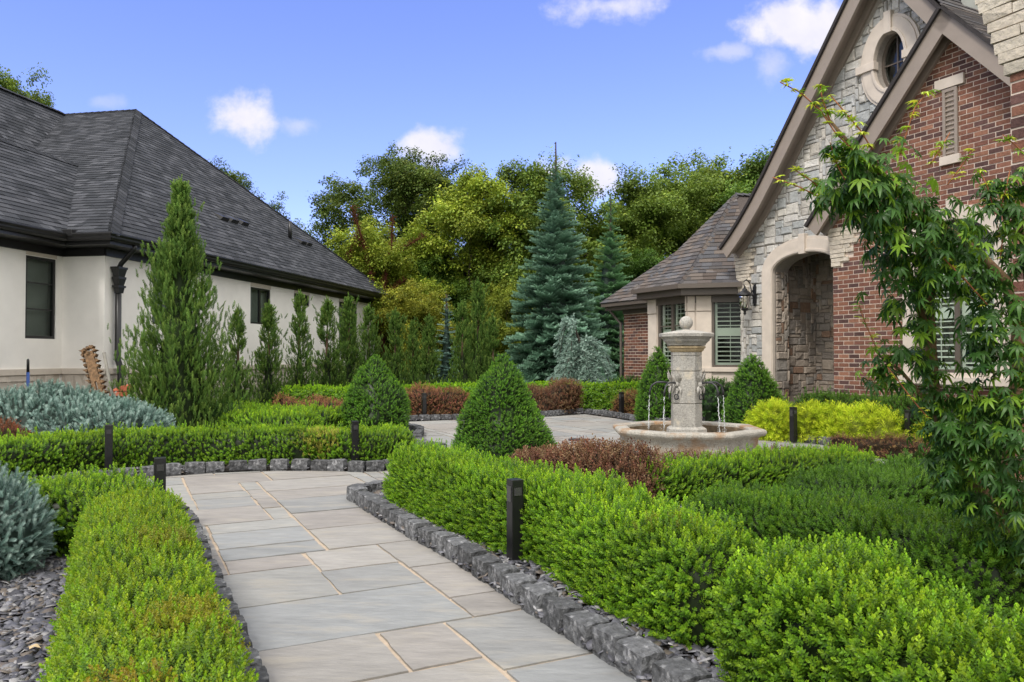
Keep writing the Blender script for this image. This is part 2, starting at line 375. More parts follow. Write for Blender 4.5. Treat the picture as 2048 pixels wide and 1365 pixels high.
def t_maple(droop=.45):
    V, Q, G = [(0, 0, 0)], [], [.2]
    for a, l in ((0, 1.), (42, .93), (-42, .93), (82, .72), (-82, .72), (125, .42), (-125, .42)):
        a = math.radians(a); c, s_ = math.cos(a), math.sin(a); b = len(V); w = .115*l+.02
        def P(x, y): X = c*x-s_*y; Y = s_*x+c*y; r = math.hypot(X, Y); return (X, Y, -droop*r*r+abs(y)*.55)
        V += [P(.42*l, w), P(.42*l, 0), P(.42*l, -w), P(l, 0), P(.74*l, w*.62), P(.74*l, -w*.62), P(.74*l, 0)]
        G += [.5, .4, .5, .9, .6, .6, .5]
        Q += [(0, b, b+1, 0), (0, b+1, b+2, 0)]
        Q[-2] = (0, b+2, b+1, b); Q.pop()
        Q += [(b, b+1, b+6, b+4), (b+1, b+2, b+5, b+6), (b+4, b+6, b+5, b+3)]
    return np.array(V, float), np.array(Q), np.array(G)
T_MAP = [t_maple(d) for d in (.25, .5, .8)]

def pick(Cs, n):                     # random colour from a list with jitter
    Cs = np.array(Cs, float); c = Cs[rng.integers(0, len(Cs), n)]; return c*(1+rng.normal(0, .13, (n, 1)))
def surf_sample(V, F, n):            # F quads
    A = V[F[:, 0]]; B = V[F[:, 1]]; Cc = V[F[:, 2]]; D = V[F[:, 3]]
    N_ = np.cross(Cc-A, D-B); ar = np.linalg.norm(N_, axis=1)+1e-12; N_ = N_/ar[:, None]
    i = rng.choice(len(F), n, p=ar/ar.sum()); s_, t = rng.random((n, 1)), rng.random((n, 1))
    P = (A[i]*(1-s_)+B[i]*s_)*(1-t)+(D[i]*(1-s_)+Cc[i]*s_)*t
    return P, N_[i]
def wob(P, sc, amp, seed=0):         # smooth pseudo noise
    r = np.random.default_rng(seed); o = np.zeros(len(P))
    for k in range(6):
        d = r.normal(size=3)*sc*(1+.6*k); o += np.sin(P@d+r.random()*6.28)/(1+.5*k)
    return o*amp/2.2
def smoothpath(pts, step=.1):
    P = np.array(pts, float); out = []
    for i in range(len(P)-1):
        p0, p1, p2, p3 = P[max(i-1, 0)], P[i], P[i+1], P[min(i+2, len(P)-1)]
        n = max(2, int(np.linalg.norm(p2-p1)/step))
        for t in np.arange(n)/n:
            out.append(.5*((2*p1)+(-p0+p2)*t+(2*p0-5*p1+4*p2-p3)*t*t+(-p0+3*p1-3*p2+p3)*t**3))
    out.append(P[-1]); return np.array(out)
def hedge_core(path, w, h, z0=.02, amp=.03, seed=0, taper=.92):
    P = smoothpath(path, .12); n = len(P); T = np.gradient(P, axis=0); T /= np.linalg.norm(T, axis=1, keepdims=True); S_ = np.stack([T[:, 1], -T[:, 0]], 1)
    K = 17; th = np.linspace(-.12, math.pi+.12, K); cx = np.sign(np.cos(th))*np.abs(np.cos(th))**.42*w/2; cz = np.sign(np.sin(th))*np.abs(np.sin(th))**.42*h
    dd = np.concatenate([[0], np.cumsum(np.linalg.norm(np.diff(P, axis=0), axis=1))]); end = np.minimum(dd, dd[-1]-dd)
    e = np.clip(end/(w*.28), .02, 1); e = np.sqrt(1-(1-e)**2)
    V = np.zeros((n, K, 3))
    V[:, :, :2] = P[:, None, :]+S_[:, None, :]*(cx[None, :, None]*(.25+.75*e)[:, None, None]); V[:, :, 2] = z0+cz[None]*(.55+.45*e)[:, None]
    V = V.reshape(-1, 3); f = 1+wob(V, 3.2, amp/.3, seed)
    c = np.repeat(np.column_stack([P, np.full(n, h*.35)]), K, 0); V = c+(V-c)*(f+wob(V, 13, .035, seed+9)/1.)[:, None]; V[:, 2] = np.maximum(V[:, 2], .0)
    i = np.arange(n-1)[:, None]*K+np.arange(K-1)[None]; F = np.stack([i, i+1, i+K+1, i+K], -1).reshape(-1, 4)
    b0 = np.arange(K//2); F = np.concatenate([F, np.stack([b0, K-1-b0, K-2-b0, b0+1], 1), (n-1)*K+np.stack([b0, b0+1, K-2-b0, K-1-b0], 1)])
    A = V[F]; # orient outward
    ctr = A.mean(1); Nn = np.cross(A[:, 2]-A[:, 0], A[:, 3]-A[:, 1])
    return V, F
def orient(P, Nn, axis_pts):         # flip normals away from nearest axis point
    d = np.linalg.norm(P[:, None, :2]-axis_pts[None, :, :2], axis=2); q = axis_pts[d.argmin(1)]
    s_ = np.sign(((P-q)*Nn).sum(1)); s_[s_ == 0] = 1; return Nn*s_[:, None]
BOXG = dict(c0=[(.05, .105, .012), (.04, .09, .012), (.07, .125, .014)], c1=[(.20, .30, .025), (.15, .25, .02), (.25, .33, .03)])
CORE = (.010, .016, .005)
def clad(core, axis, n, T, size, c0, c1, up=.5, jit=.35, depth=.06, core_shrink=.9, cc=CORE, upbias=None, colvar=0, seed=0):
    V, F = core; P, Nn = surf_sample(V, F, n); Nn = orient(P, Nn, axis); keep = P[:, 2] > .01; P, Nn = P[keep], Nn[keep]; n = len(P)
    D = Nn+np.array([0, 0, up])+rng.normal(0, jit, (n, 3)); P = P-Nn*rng.random((n, 1))*depth
    P[:, 2] = np.maximum(P[:, 2], .005)
    parts = []; Ts = T if isinstance(T, list) else [T]; idx = rng.integers(0, len(Ts), n)
    a0, a1 = pick(c0, n), pick(c1, n)
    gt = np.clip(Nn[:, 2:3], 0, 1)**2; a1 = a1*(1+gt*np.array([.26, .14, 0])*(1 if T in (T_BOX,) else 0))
    if colvar:
        f = (1+wob(P, 1.6, colvar, seed+5))[:, None]; a0 = a0*f; a1 = a1*f
    s_ = size*(.7+.6*rng.random(n))
    for k, t in enumerate(Ts):
        m_ = idx == k
        if m_.any(): parts.append(scatter(t, P[m_], rotz(D[m_]), s_[m_], a0[m_], a1[m_]))
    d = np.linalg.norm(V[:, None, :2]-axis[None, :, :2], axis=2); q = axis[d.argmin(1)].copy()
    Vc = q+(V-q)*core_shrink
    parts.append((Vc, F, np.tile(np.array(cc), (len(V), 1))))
    return join(parts)
def hedge(name, path, w, h, label, dens=900, size=.075, group=None, cat='hedge', seed=0, c0=None, c1=None, T=None, up=.7, amp=.03, jit=.3, cc=CORE, colvar=.16, sprigs=0, smat='leaf', browns=None):
    core = hedge_core(path, w, h, seed=seed, amp=amp); P = smoothpath(path, .2); ax = np.column_stack([P, np.full(len(P), h*.4)])
    V, F = core; A = V[F]; area = .5*np.linalg.norm(np.cross(A[:, 2]-A[:, 0], A[:, 3]-A[:, 1]), axis=1).sum()
    c0 = c0 or BOXG['c0']; c1 = c1 or BOXG['c1']; T = T or T_BOX
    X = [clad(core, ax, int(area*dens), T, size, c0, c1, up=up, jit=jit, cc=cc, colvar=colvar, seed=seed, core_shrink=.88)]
    if sprigs:                        # taller shoots breaking the top line
        Q, Nn = surf_sample(V, F, sprigs*3); Q = Q[Q[:, 2] > h*.85][:sprigs]; n = len(Q)
        for dz in (0, .45, .9):
            X.append(scatter(T_BOX[0], Q+np.array([0, 0, dz*size*1.1])-np.array([0, 0, .01]), rotz(np.tile([0, 0, 1.], (n, 1))+rng.normal(0, .12, (n, 3))), size*(.9+.3*rng.random(n)), pick(c0, n), pick(c1, n)*1.1))
    if browns is not None:
        for (bx, by, bz, br, bc) in browns:
            Q, Nn = surf_sample(V, F, int(area*dens)); m_ = np.linalg.norm(Q-np.array([bx, by, bz]), axis=1) < br*(.6+.5*rng.random(len(Q))); Q = Q[m_]; n = len(Q)
            if n: X.append(scatter(T_BOX[1], Q+rng.normal(0, .012, (n, 3)), rotz(np.tile([0, -.3, 1.], (n, 1))+rng.normal(0, .5, (n, 3))), size*.9, pick([bc], n), pick([tuple(1.25*k for k in bc)], n)))
    o = npmesh(name, *join(X), smat); return tag(o, label, cat, group)
def blob_core(c, rfun, h, K=28, Z=16, amp=.03, seed=0):
    t = np.linspace(0, 2*math.pi, K, endpoint=False); z = np.linspace(0, 1, Z); V = []
    for zz in z: r = rfun(zz); V.append(np.column_stack([c[0]+r*np.cos(t), c[1]+r*np.sin(t), np.full(K, c[2]+zz*h)]))
    V = np.concatenate(V); f = 1+wob(V, 3.0, amp/.3, seed); ce = np.array([c[0], c[1], c[2]+h*.4]); V = ce+(V-ce)*f[:, None]
    i = np.arange(Z-1)[:, None]*K; j = np.arange(K)[None]; F = np.stack([i+j, i+(j+1) % K, i+K+(j+1) % K, i+K+j], -1).reshape(-1, 4); return V, F
def bush(name, c, rfun, h, n, label, cat, T=None, size=.06, c0=None, c1=None, up=.35, jit=.35, amp=.03, seed=0, m='leaf', cc=CORE, group=None, shrink=.92, depth=.03, colvar=.08, parent=None):
    core = blob_core(c, rfun, h, amp=amp, seed=seed); ax = np.array([[c[0], c[1], c[2]+h*.35]])
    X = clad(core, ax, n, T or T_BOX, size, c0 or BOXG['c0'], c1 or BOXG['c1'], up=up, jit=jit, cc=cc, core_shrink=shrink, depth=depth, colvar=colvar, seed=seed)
    return tag(npmesh(name, *X, m, parent), label, cat, group)

# ------------------------------------------------------------------ ground, paving, beds
outline = [(2.6, -1.0), (1.6, 1.05), (.53, 3.2), (.23, 3.80), (-.068, 4.42), (-.41, 5.13), (-.857, 5.95), (-1.44, 7.10), (-1.52, 7.36), (-1.25, 7.75), (-.85, 8.3), (-.78, 9.3), (-.3, 9.85), (.3, 9.7), (.9, 8.9), (2.0, 8.3), (3.0, 8.5), (4.0, 8.9), (5.2, 8.6), (5.9, 9.6),
           (4.62, 11.9), (4.07, 12.75), (3.45, 13.2), (3.5, 14.2), (4.2, 15.0), (4.35, 16.1), (3.6, 15.6), (3.07, 15.3), (2.74, 15.5), (1.68, 17.9), (.75, 17.15), (-1.1, 16.35), (-2.4, 15.75), (-2.6, 15.2), (-2.0, 14.4), (-1.55, 13.5), (-1.45, 12.3), (-1.25, 11.4), (-.93, 10.8), (-.85, 10.1), (-1.1, 9.4),
           (-1.62, 9.03), (-2.18, 9.08), (-2.78, 9.12), (-3.45, 8.92), (-3.98, 8.58), (-4.5, 8.1), (-4.6, 7.5), (-4.2, 7.0), (-3.4, 6.75), (-2.8, 6.5), (-2.45, 6.02), (-1.84, 4.8), (-1.30, 3.72), (-1.04, 3.2), (.05, 1.0), (1.05, -1.0)]
def flat(name, m, loops, z, label=None, kind='structure'):
    pts = [p for l in loops for p in l]; tr = tessellate_polygon([[Vector((x, y, 0)) for x, y in l] for l in loops])
    b = MB(); b.add([(x, y, z) for x, y in pts], [t if (np.cross(np.subtract(pts[t[1]], pts[t[0]]), np.subtract(pts[t[2]], pts[t[0]])) > 0) else t[::-1] for t in tr], (.3, .3, .3)); o = b.build(name, m); o['kind'] = kind
    if label: o['label'] = label
    return o
flat('lawn', 'grass', [[(-900, -300), (900, -300), (900, 1500), (-900, 1500)]], -.06)
flat('bed_soil', 'soil', [[(-9.5, -3), (9, -3), (9, 24), (-9.5, 24)], outline], .02)
flat('joint_bed', 'joint', [[(-6, -2), (7, -2), (7, 19), (-6, 19)]], -.008)
# flagstones: random ashlar laid square to the house front
Fd = np.array([-.4490, .8934]); Nd = np.array([.8934, .4490])
def inside(p, poly):
    c = False; n = len(poly)
    for i in range(n):
        (x1, y1), (x2, y2) = poly[i], poly[(i+1) % n]
        if (y1 > p[1]) != (y2 > p[1]) and p[0] < (x2-x1)*(p[1]-y1)/(y2-y1)+x1: c = not c
    return c
def ashlar(nx, ny, sizes, wts):
    g = np.zeros((nx, ny), bool); out = []; wts = np.array(wts, float); wts /= wts.sum()
    for j in range(ny):
        for i in range(nx):
            if g[i, j]: continue
            for t in range(14):
                w, h = sizes[rng.choice(len(sizes), p=wts)]
                if i+w <= nx and j+h <= ny and not g[i:i+w, j:j+h].any(): break
            else:
                w = h = 1
                while i+w < nx and w < 6 and not g[i+w, j]: w += 1
                while j+h < ny and h < (3 if w < 4 else 2) and not g[i:i+w, j+h].any(): h += 1
            g[i:i+w, j:j+h] = True; out.append((i, j, w, h))
    return out
pv = MB(); u_ = .172; O2 = np.array([1.2, -2.0])-Nd*8.0
FG = .615
fc = [(.41, .405, .385), (.38, .383, .378), (.435, .415, .39), (.395, .368, .345), (.43, .428, .41), (.365, .375, .378), (.41, .385, .36)]
for (i, j, w, h) in ashlar(125, 135, [(6, 4), (5, 3), (4, 3), (3, 3), (4, 2), (7, 4), (6, 3), (3, 2), (5, 4)], [4, 4, 3, 2, 2, 3, 3, 1.5, 3]):
    c = O2+Nd*(i+w/2)*u_+Fd*(j+h/2)*u_
    if c[1] > 18.5 or c[1] < .5: continue
    if not any(inside(c+Nd*a*w*u_*.55+Fd*b*h*u_*.55, outline) for a in (-1, 0, 1) for b in (-1, 0, 1)): continue
    gx, gy = .010+.004*rng.random(), .007+.004*rng.random(); z = rng.normal(.002, .0015)
    P = [O2+Nd*(i*u_+gx)+Fd*(j*u_+gy), O2+Nd*((i+w)*u_-gx)+Fd*(j*u_+gy), O2+Nd*((i+w)*u_-gx)+Fd*((j+h)*u_-gy), O2+Nd*(i*u_+gx)+Fd*((j+h)*u_-gy)]
    P = [p+rng.normal(0, .005, 2) for p in P]; top = []; K = 5
    for a in range(4):
        for t in range(K):
            q = P[a]*(1-t/K)+P[(a+1) % 4]*t/K; top.append(q+(rng.normal(0, .0025, 2) if t else 0))
    col = np.array(fc[rng.integers(len(fc))])*FG*(1+rng.normal(0, .05)); n = len(top)
    pv.add([(x, y, z) for x, y in top]+[(x, y, -.02) for x, y in top], [tuple(range(n))]+[(k, n+k, n+(k+1) % n, (k+1) % n) for k in range(n)], tuple(col))
o = pv.build('path', 'flag'); o['kind'] = 'structure'
# ---- granite sett edging
def rock(sx, sy, sz, amp=.012, seed=0, cuts=5):
    b = MB(); n = cuts; idx = {}; V = []; Fq = []
    def vid(x, y, z):
        k = (x, y, z)
        if k not in idx: idx[k] = len(V); V.append((x, y, z))
        return idx[k]
    for ax in range(3):
        for sd in (0, n):
            for i in range(n):
                for j in range(n):
                    q = []
                    for (a, c) in ((i, j), (i+1, j), (i+1, j+1), (i, j+1)):
                        k = [0, 0, 0]; k[ax] = sd; k[(ax+1) % 3] = a; k[(ax+2) % 3] = c; q.append(vid(*k))
                    Fq.append(tuple(q) if sd else tuple(q[::-1]))
    V = np.array(V, float)/n*2-1; r = np.linalg.norm(V, axis=1, keepdims=True); V = V*(1-.05*np.maximum(0, r-1.15)/.58)
    V = V*np.array([sx, sy, sz])/2; R = np.random.default_rng(seed); V += R.normal(0, amp*.38, V.shape)
    V += np.stack([wob(V, 30, amp, seed+k) for k in range(3)], 1); b.add(V, Fq, (.2, .2, .2)); return b
setts = []
for k in range(8):
    o = rock(.212, .13, .145, .0055, k).build('sett', 'sett'); setts.append(o.data); bpy.data.objects.remove(o)
def edging(pts, label, step=.232):
    P = smoothpath(pts, .04); d = np.concatenate([[0], np.cumsum(np.linalg.norm(np.diff(P, axis=0), axis=1))]); n = max(1, int(d[-1]/step))
    r = empty('granite_edging', (P[0][0], P[0][1], 0), label, 'stone edging', 'rows of dark granite edging blocks')
    for k in range(min(n, 100)):
        s_ = (k+.5)*step; i = min(np.searchsorted(d, s_), len(P)-2); t = nrm(P[i+1]-P[max(i-1, 0)]); nrml = np.array([t[1], -t[0]])
        o = link(setts[rng.integers(8)], 'sett', r); c = P[i]+nrml*.06
        o.location = (c[0], c[1], .052+rng.normal(0, .004)); o.rotation_euler = (rng.normal(0, .03), rng.normal(0, .03), math.atan2(t[1], t[0])+rng.normal(0, .03)+(math.pi if rng.random() < .5 else 0))
        o.scale = (.90+.06*rng.random(), .88+.25*rng.random(), .92+.16*rng.random())
def seg(a, b):
    return outline[a:b]
i_ = outline.index
edging(outline[1:i_((-1.52, 7.36))+2], 'dark split granite block edging along the right side of the walk below the near hedge')
edging(outline[i_((-1.25, 7.75)):i_((5.2, 8.6))+1], 'granite block edging behind the cone shrub and the fountain side bed')
edging(outline[i_((5.9, 9.6)):i_((4.35, 16.1))+1], 'granite block edging in front of the golden shrubs and the house cone shrub')
edging(outline[i_((4.35, 16.1)):i_((-2.6, 15.2))+1], 'granite block edging along the far side of the fountain court')
edging(outline[i_((-2.6, 15.2)):i_((-1.1, 9.4))+1], 'granite block edging on the left side of the court beside the rear cone shrub')
edging(outline[i_((-1.1, 9.4)):i_((-2.45, 6.02))+1], 'curved granite edging at the end of the walk in front of the long low hedge')
edging(outline[i_((-2.45, 6.02)):-1], 'granite block edging along the left side of the walk half hidden by the hedge')
# ---- slate chips
def chips(name, polys, dens, label):
    P = []
    for (x0, x1, y0, y1, fn, dn) in polys:
        n = int((x1-x0)*(y1-y0)*dn); Q = np.column_stack([rng.uniform(x0, x1, n), rng.uniform(y0, y1, n)]); Q = Q[[fn(q) and not inside(q, outline) for q in Q]]; P.append(Q)
    P = np.concatenate(P); n = len(P); th = np.linspace(0, 2*math.pi, 6, endpoint=False)
    V, C, F = [], [], []
    r = rng.uniform(.55, 1.2, (n, 6)); sc = rng.uniform(.014, .042, n); el = rng.uniform(.55, 1, n); R = rotz(np.column_stack([rng.normal(0, .32, n), rng.normal(0, .32, n), np.ones(n)]))
    x = r*np.cos(th)*sc[:, None]; y = r*np.sin(th)*(sc*el)[:, None]; hz = rng.uniform(.002, .005, n)
    top = np.stack([x, y, np.broadcast_to(hz[:, None], x.shape)], 2); bot = np.stack([x*1.05, y*1.05, -np.broadcast_to(hz[:, None], x.shape)], 2)
    A = np.concatenate([top, bot], 1); A = np.einsum('nij,nkj->nki', R, A); z = rng.uniform(.028, .05, n)
    A += np.column_stack([P, z])[:, None, :]
    q = np.array([(0, 1, 2, 3), (0, 3, 4, 5)]+[(6+k, 6+(k+1) % 6, (k+1) % 6, k) for k in range(6)])
    F = (q[None]+(np.arange(n)*12)[:, None, None]).reshape(-1, 4)
    c = pick([(.10, .10, .118), (.07, .07, .083), (.15, .15, .17), (.05, .05, .06), (.24, .235, .24), (.12, .10, .085)], n)
    o = npmesh(name, A.reshape(-1, 3), F, np.repeat(c, 12, 0), 'slate'); tag(o, label, kind='stuff', cat='slate chips')
chips('slate_chips', [(-4.2, 0, 1.2, 6.2, lambda q: q[0] < -.2-.5*(q[1]-1.2), 2600), (-1.3, 1.9, 2.2, 8.4, lambda q: True, 1300), (1.6, 3.9, 2.6, 6.6, lambda q: True, 1700), (-2.5, 7.5, 8.4, 19, lambda q: True, 160), (-7, -1, 6.3, 15, lambda q: True, 130)], 1,
      'loose flat dark grey slate chips covering the planting beds')

# ------------------------------------------------------------------ masonry and roofs as laid pieces
def clip(poly, reg):                 # clip convex poly by convex reg (any orientation)
    ar = sum(reg[i][0]*reg[(i+1) % len(reg)][1]-reg[(i+1) % len(reg)][0]*reg[i][1] for i in range(len(reg)))
    R = reg if ar > 0 else reg[::-1]
    for i in range(len(R)):
        (x1, y1), (x2, y2) = R[i], R[(i+1) % len(R)]; out = []
        f = lambda p: (x2-x1)*(p[1]-y1)-(y2-y1)*(p[0]-x1)
        for k in range(len(poly)):
            a, b = poly[k], poly[(k+1) % len(poly)]; fa, fb = f(a), f(b)
            if fa >= 0: out.append(a)
            if (fa > 0 and fb < 0) or (fa < 0 and fb > 0):
                t = fa/(fa-fb); out.append((a[0]+(b[0]-a[0])*t, a[1]+(b[1]-a[1])*t))
        poly = out
        if len(poly) < 3: return []
    return poly
def piece(mb, fr, poly, h, col, j=0.):
    n = len(poly); hh = [h(*p) if callable(h) else h+(rng.normal(0, j) if j else 0) for p in poly]
    mb.add([fr.p(x, y, hh[k]) for k, (x, y) in enumerate(poly)]+[fr.p(x, y, -.004) for x, y in poly],
           [tuple(range(n))]+[(k, n+k, n+(k+1) % n, (k+1) % n) for k in range(n)], col)
BR = [(.20, .092, .062), (.165, .076, .056), (.095, .054, .049), (.24, .118, .078), (.12, .066, .058), (.215, .102, .07), (.18, .082, .06)]
def bricks(mb, fr, regs, bh=.0767, bl=.215, drop=None, cols=BR, hgt=.005, x0=None):
    xs = [p[0] for r in regs for p in r]; ys = [p[1] for r in regs for p in r]
    j0, j1 = int(math.floor(min(ys)/bh)), int(math.ceil(max(ys)/bh))
    for j in range(j0, j1):
        i0 = int(math.floor(min(xs)/bl))-1
        for i in range(i0, int(math.ceil(max(xs)/bl))+1):
            x = (i+(.5 if j % 2 else 0))*bl; g = .0068
            R = [(x+g, j*bh+g), (x+bl-g, j*bh+g), (x+bl-g, (j+1)*bh-g), (x+g, (j+1)*bh-g)]
            c = cols[rng.integers(len(cols))]; c = tuple(np.array(c)*(1+rng.normal(0, .1)))
            if drop and drop(x+bl/2, (j+.5)*bh): continue
            hh = hgt+rng.normal(0, .0012)
            for reg in regs:
                q = clip(R, reg)
                if q: piece(mb, fr, q, hh, c)
ST = [(.42, .405, .375), (.48, .46, .425), (.37, .365, .35), (.51, .485, .44), (.39, .39, .38), (.45, .42, .375), (.345, .355, .35), (.53, .51, .475)]
QB = [(.50, .44, .36), (.54, .48, .395), (.47, .42, .345)]
def stones(mb, fr, x0, y0, nx, ny, reg, u=.075, drop=None, cols=ST, hg=.03, sizes=None, wts=None, g=.006):
    for (i, j, w, h) in ashlar(nx, ny, sizes or [(4, 2), (3, 2), (5, 2), (3, 1), (4, 1), (2, 2), (3, 3), (5, 1), (4, 3), (2, 1)], wts or [3, 3, 2, 2, 2, 1.5, 1, 1.5, 1, 1]):
        x, y = x0+i*u, y0+j*u; X, Y = x+w*u, y+h*u
        if drop and drop((x+X)/2, (y+Y)/2): continue
        R = [(x+g, y+g), (X-g, y+g), (X-g, Y-g), (x+g, Y-g)]; R = [(a+rng.normal(0, .004), b+rng.normal(0, .004)) for a, b in R]
        q = clip(R, reg)
        if not q: continue
        c = tuple(np.array(cols[rng.integers(len(cols))])*(1+rng.normal(0, .07))); hh = hg*(.5+.7*rng.random())
        # rough-faced: bevelled rim and raised, tilted middle
        n = len(q); cx = sum(p[0] for p in q)/n; cy = sum(p[1] for p in q)/n; k = .80 if w*h > 2 else .72
        inn = [(cx+(p[0]-cx)*k+rng.normal(0, .003), cy+(p[1]-cy)*k+rng.normal(0, .003)) for p in q]
        V = [fr.p(a, b, hh+rng.normal(0, .006)) for a, b in inn]+[fr.p(a, b, hh*.5) for a, b in q]+[fr.p(a, b, -.004) for a, b in q]
        mb.add(V, [tuple(range(n))]+[(n+m, n+(m+1) % n, (m+1) % n, m) for m in range(n)]+[(2*n+m, 2*n+(m+1) % n, n+(m+1) % n, n+m) for m in range(n)], c)
def shingles(mb, pts, eave, cols, course=.145, tab=.24, th=.011):
    P = [np.array(p, float) for p in pts]; U = nrm(eave); nn = nrm(np.cross(P[1]-P[0], P[2]-P[0]));
    if nn[2] < 0: nn = -nn
    Vv = np.cross(nn, U)
    if Vv[2] < 0: Vv = -Vv
    fr = Fr(P[0], U, Vv, nn); reg = [(float((p-P[0])@U), float((p-P[0])@Vv)) for p in P]
    xs = [p[0] for p in reg]; ys = [p[1] for p in reg]; j = 0; y = min(ys)
    while y < max(ys):
        x = min(xs)-rng.random()*tab
        while x < max(xs):
            w = tab*(.55+.9*rng.random()); q = clip([(x+.002, y), (x+w-.002, y), (x+w-.002, y+course), (x+.002, y+course)], reg)
            if q:
                t = th*(.75+.6*rng.random()); c = tuple(np.array(cols[rng.integers(len(cols))])*(1+rng.normal(0, .08)))
                piece(mb, fr, q, (lambda a, b, t=t, y=y: .003+t*(1-(b-y)/course)), c)
            x += w
        y += course
    mb.add([p-nn*.005 for p in P], [tuple(range(len(P)))], tuple(np.array(cols[0])*.8))
    return fr
def wallmesh(mb, fr, outer, holes=(), depth=.12, col=(.5, .5, .5), c=0):
    loops = [outer]+list(holes); pts = [p for l in loops for p in l]
    tr = tessellate_polygon([[Vector((x, y, 0)) for x, y in l] for l in loops])
    mb.add([fr.p(x, y, c) for x, y in pts], [tuple(t) for t in tr], col)
    for l in holes:
        n = len(l); mb.add([fr.p(x, y, c) for x, y in l]+[fr.p(x, y, c-depth) for x, y in l], [(k, (k+1) % n, n+(k+1) % n, n+k) for k in range(n)], col)
def rect(x0, x1, y0, y1): return [(x0, y0), (x1, y0), (x1, y1), (x0, y1)]
def window(parent, fr, x0, x1, y0, y1, style='shutter', fw=.05, fm='dtaupe', mull=(), bars=(), arch=0., dep=.07, name='window'):
    if x0 > x1: x0, x1 = x1, x0
    f = MB(); top = y1
    if arch:
        n = 16; arc = [((x0+x1)/2+(x1-x0)/2*math.cos(t), y1+arch*math.sin(t)) for t in np.linspace(0, math.pi, n)]
        pl = [(x0, y0), (x1, y0)]+arc
        f.band(pl, 0, fw, -dep, -dep+.05, fr, closed=True)
    else:
        f.box(x0, x1, y0, y0+fw, -dep, -dep+.05, fr); f.box(x0, x1, y1-fw, y1, -dep, -dep+.05, fr)
        f.box(x0, x0+fw, y0+fw, y1-fw, -dep, -dep+.05, fr); f.box(x1-fw, x1, y0+fw, y1-fw, -dep, -dep+.05, fr); pl = rect(x0, x1, y0, y1)
    for m_ in mull: f.box(x0+(x1-x0)*m_-.035, x0+(x1-x0)*m_+.035, y0+fw, y1-fw if not arch else y1+arch*.9, -dep+.002, -dep+.048, fr)
    for m_ in bars: f.box(x0+fw, x1-fw, y0+(y1-y0)*m_-.012, y0+(y1-y0)*m_+.012, -dep+.008, -dep+.03, fr)
    o = f.build(name, fm, parent)
    g = MB(); g.prism(pl, -dep+.012, -dep+.016, fr); g.build('pane', 'glassd' if style == 'dark' else 'glass', o)
    bd_ = .10 if style == 'dark' else .40; k = MB(); k.prism(pl, -dep-bd_-.02, -dep-bd_, fr)
    k.band(pl, 0, -.02, -dep-bd_, -dep-.005, fr, closed=True); k.build('interior', 'blind' if style == 'dark' else 'room', o)
    if style == 'shutter':
        s_ = MB(); xs = [x0+fw]+[x0+(x1-x0)*m_ for m_ in mull]+[x1-fw]
        for a, b in zip(xs[:-1], xs[1:]):
            a += .012+.02*(len(mull) > 0); b -= .012+.02*(len(mull) > 0); d = -dep-.045
            s_.box(a, a+.05, y0+fw, y1-fw, d-.02, d+.01, fr); s_.box(b-.05, b, y0+fw, y1-fw, d-.02, d+.01, fr)
            mid = (y0+y1)/2
            for r0, r1 in ((y0+fw, mid-.04), (mid+.04, y1-fw)):
                s_.box(a+.05, b-.05, r0, r0+.05, d-.02, d+.01, fr); s_.box(a+.05, b-.05, r1-.05, r1, d-.02, d+.01, fr)
                n = max(2, int((r1-r0-.1)/.085))
                for q in range(n):
                    y = r0+.05+(q+.5)*(r1-r0-.1)/n
                    P = [fr.p(e, y+h_, d+c_) for e in (a+.05, b-.05) for (h_, c_) in ((-.012, .02), (-.006, .026), (.016, -.03), (.01, -.036))]
                    s_.add(P, [(0, 1, 5, 4), (1, 2, 6, 5), (2, 3, 7, 6), (3, 0, 4, 7), (0, 3, 2, 1), (4, 5, 6, 7)])
                s_.box((a+b)/2-.006, (a+b)/2+.006, r0+.05, r1-.05, d+.028, d+.036, fr)
            s_.box(a+.05, b-.05, mid-.04, mid+.04, d-.02, d+.01, fr)
        s_.build('shutter', 'wood', o)
    return o

# ------------------------------------------------------------------ left house (white stucco)
A_ = nrm([.1814, .9834, 0]); ZL = np.array([.9834, -.1814, 0]); P0 = np.array([-7.37, 14.0, 0])
HL = Fr(P0, A_, (0, 0, 1), ZL)                   # long wall facing right
HR = Fr(P0, -ZL, (0, 0, 1), -A_)                 # short return wall facing the camera
HA = Fr(P0-ZL*.873, A_, (0, 0, 1), ZL)           # nearer wall on the left (a < 0)
lh = empty('white_house', tuple(P0), 'white stucco single storey house with charcoal shingle hip roof and black gutters', 'house')
TOP = 3.30; GL = -.02
def px(fr, u0, u1, v0, v1):
    um = (u0+u1)/2; a0 = fr.hit(u0, (v0+v1)/2)[0]; a1 = fr.hit(u1, (v0+v1)/2)[0]; return a0, a1, fr.hit(um, v1)[1], fr.hit(um, v0)[1]
wins = [(HL, px(HL, 305, 352, 540, 650), 'dark', (), ()), (HL, px(HL, 501, 541, 577, 649), 'dark', (.5,), ()), (HL, px(HL, 588, 619, 589, 612), 'dark', (), ()), (HL, px(HL, 678, 714, 606, 704), 'dark', (), ())]
wA = px(HA, 51, 112, 515, 678)
w = MB()
wallmesh(w, HL, rect(0, 13.75, GL, TOP), [rect(min(p[0], p[1]), max(p[0], p[1]), p[2], p[3]) for _, p, *_ in wins], .1)
wallmesh(w, HR, rect(0, .873, GL, TOP), [], .1)
wallmesh(w, HA, rect(-9, 0, GL, TOP), [rect(wA[0], wA[1], wA[2], wA[3])], .1)
HF = Fr(P0+A_*13.75, -ZL, (0, 0, 1), A_); wallmesh(w, HF, rect(0, 12, GL, TOP), [], .1)
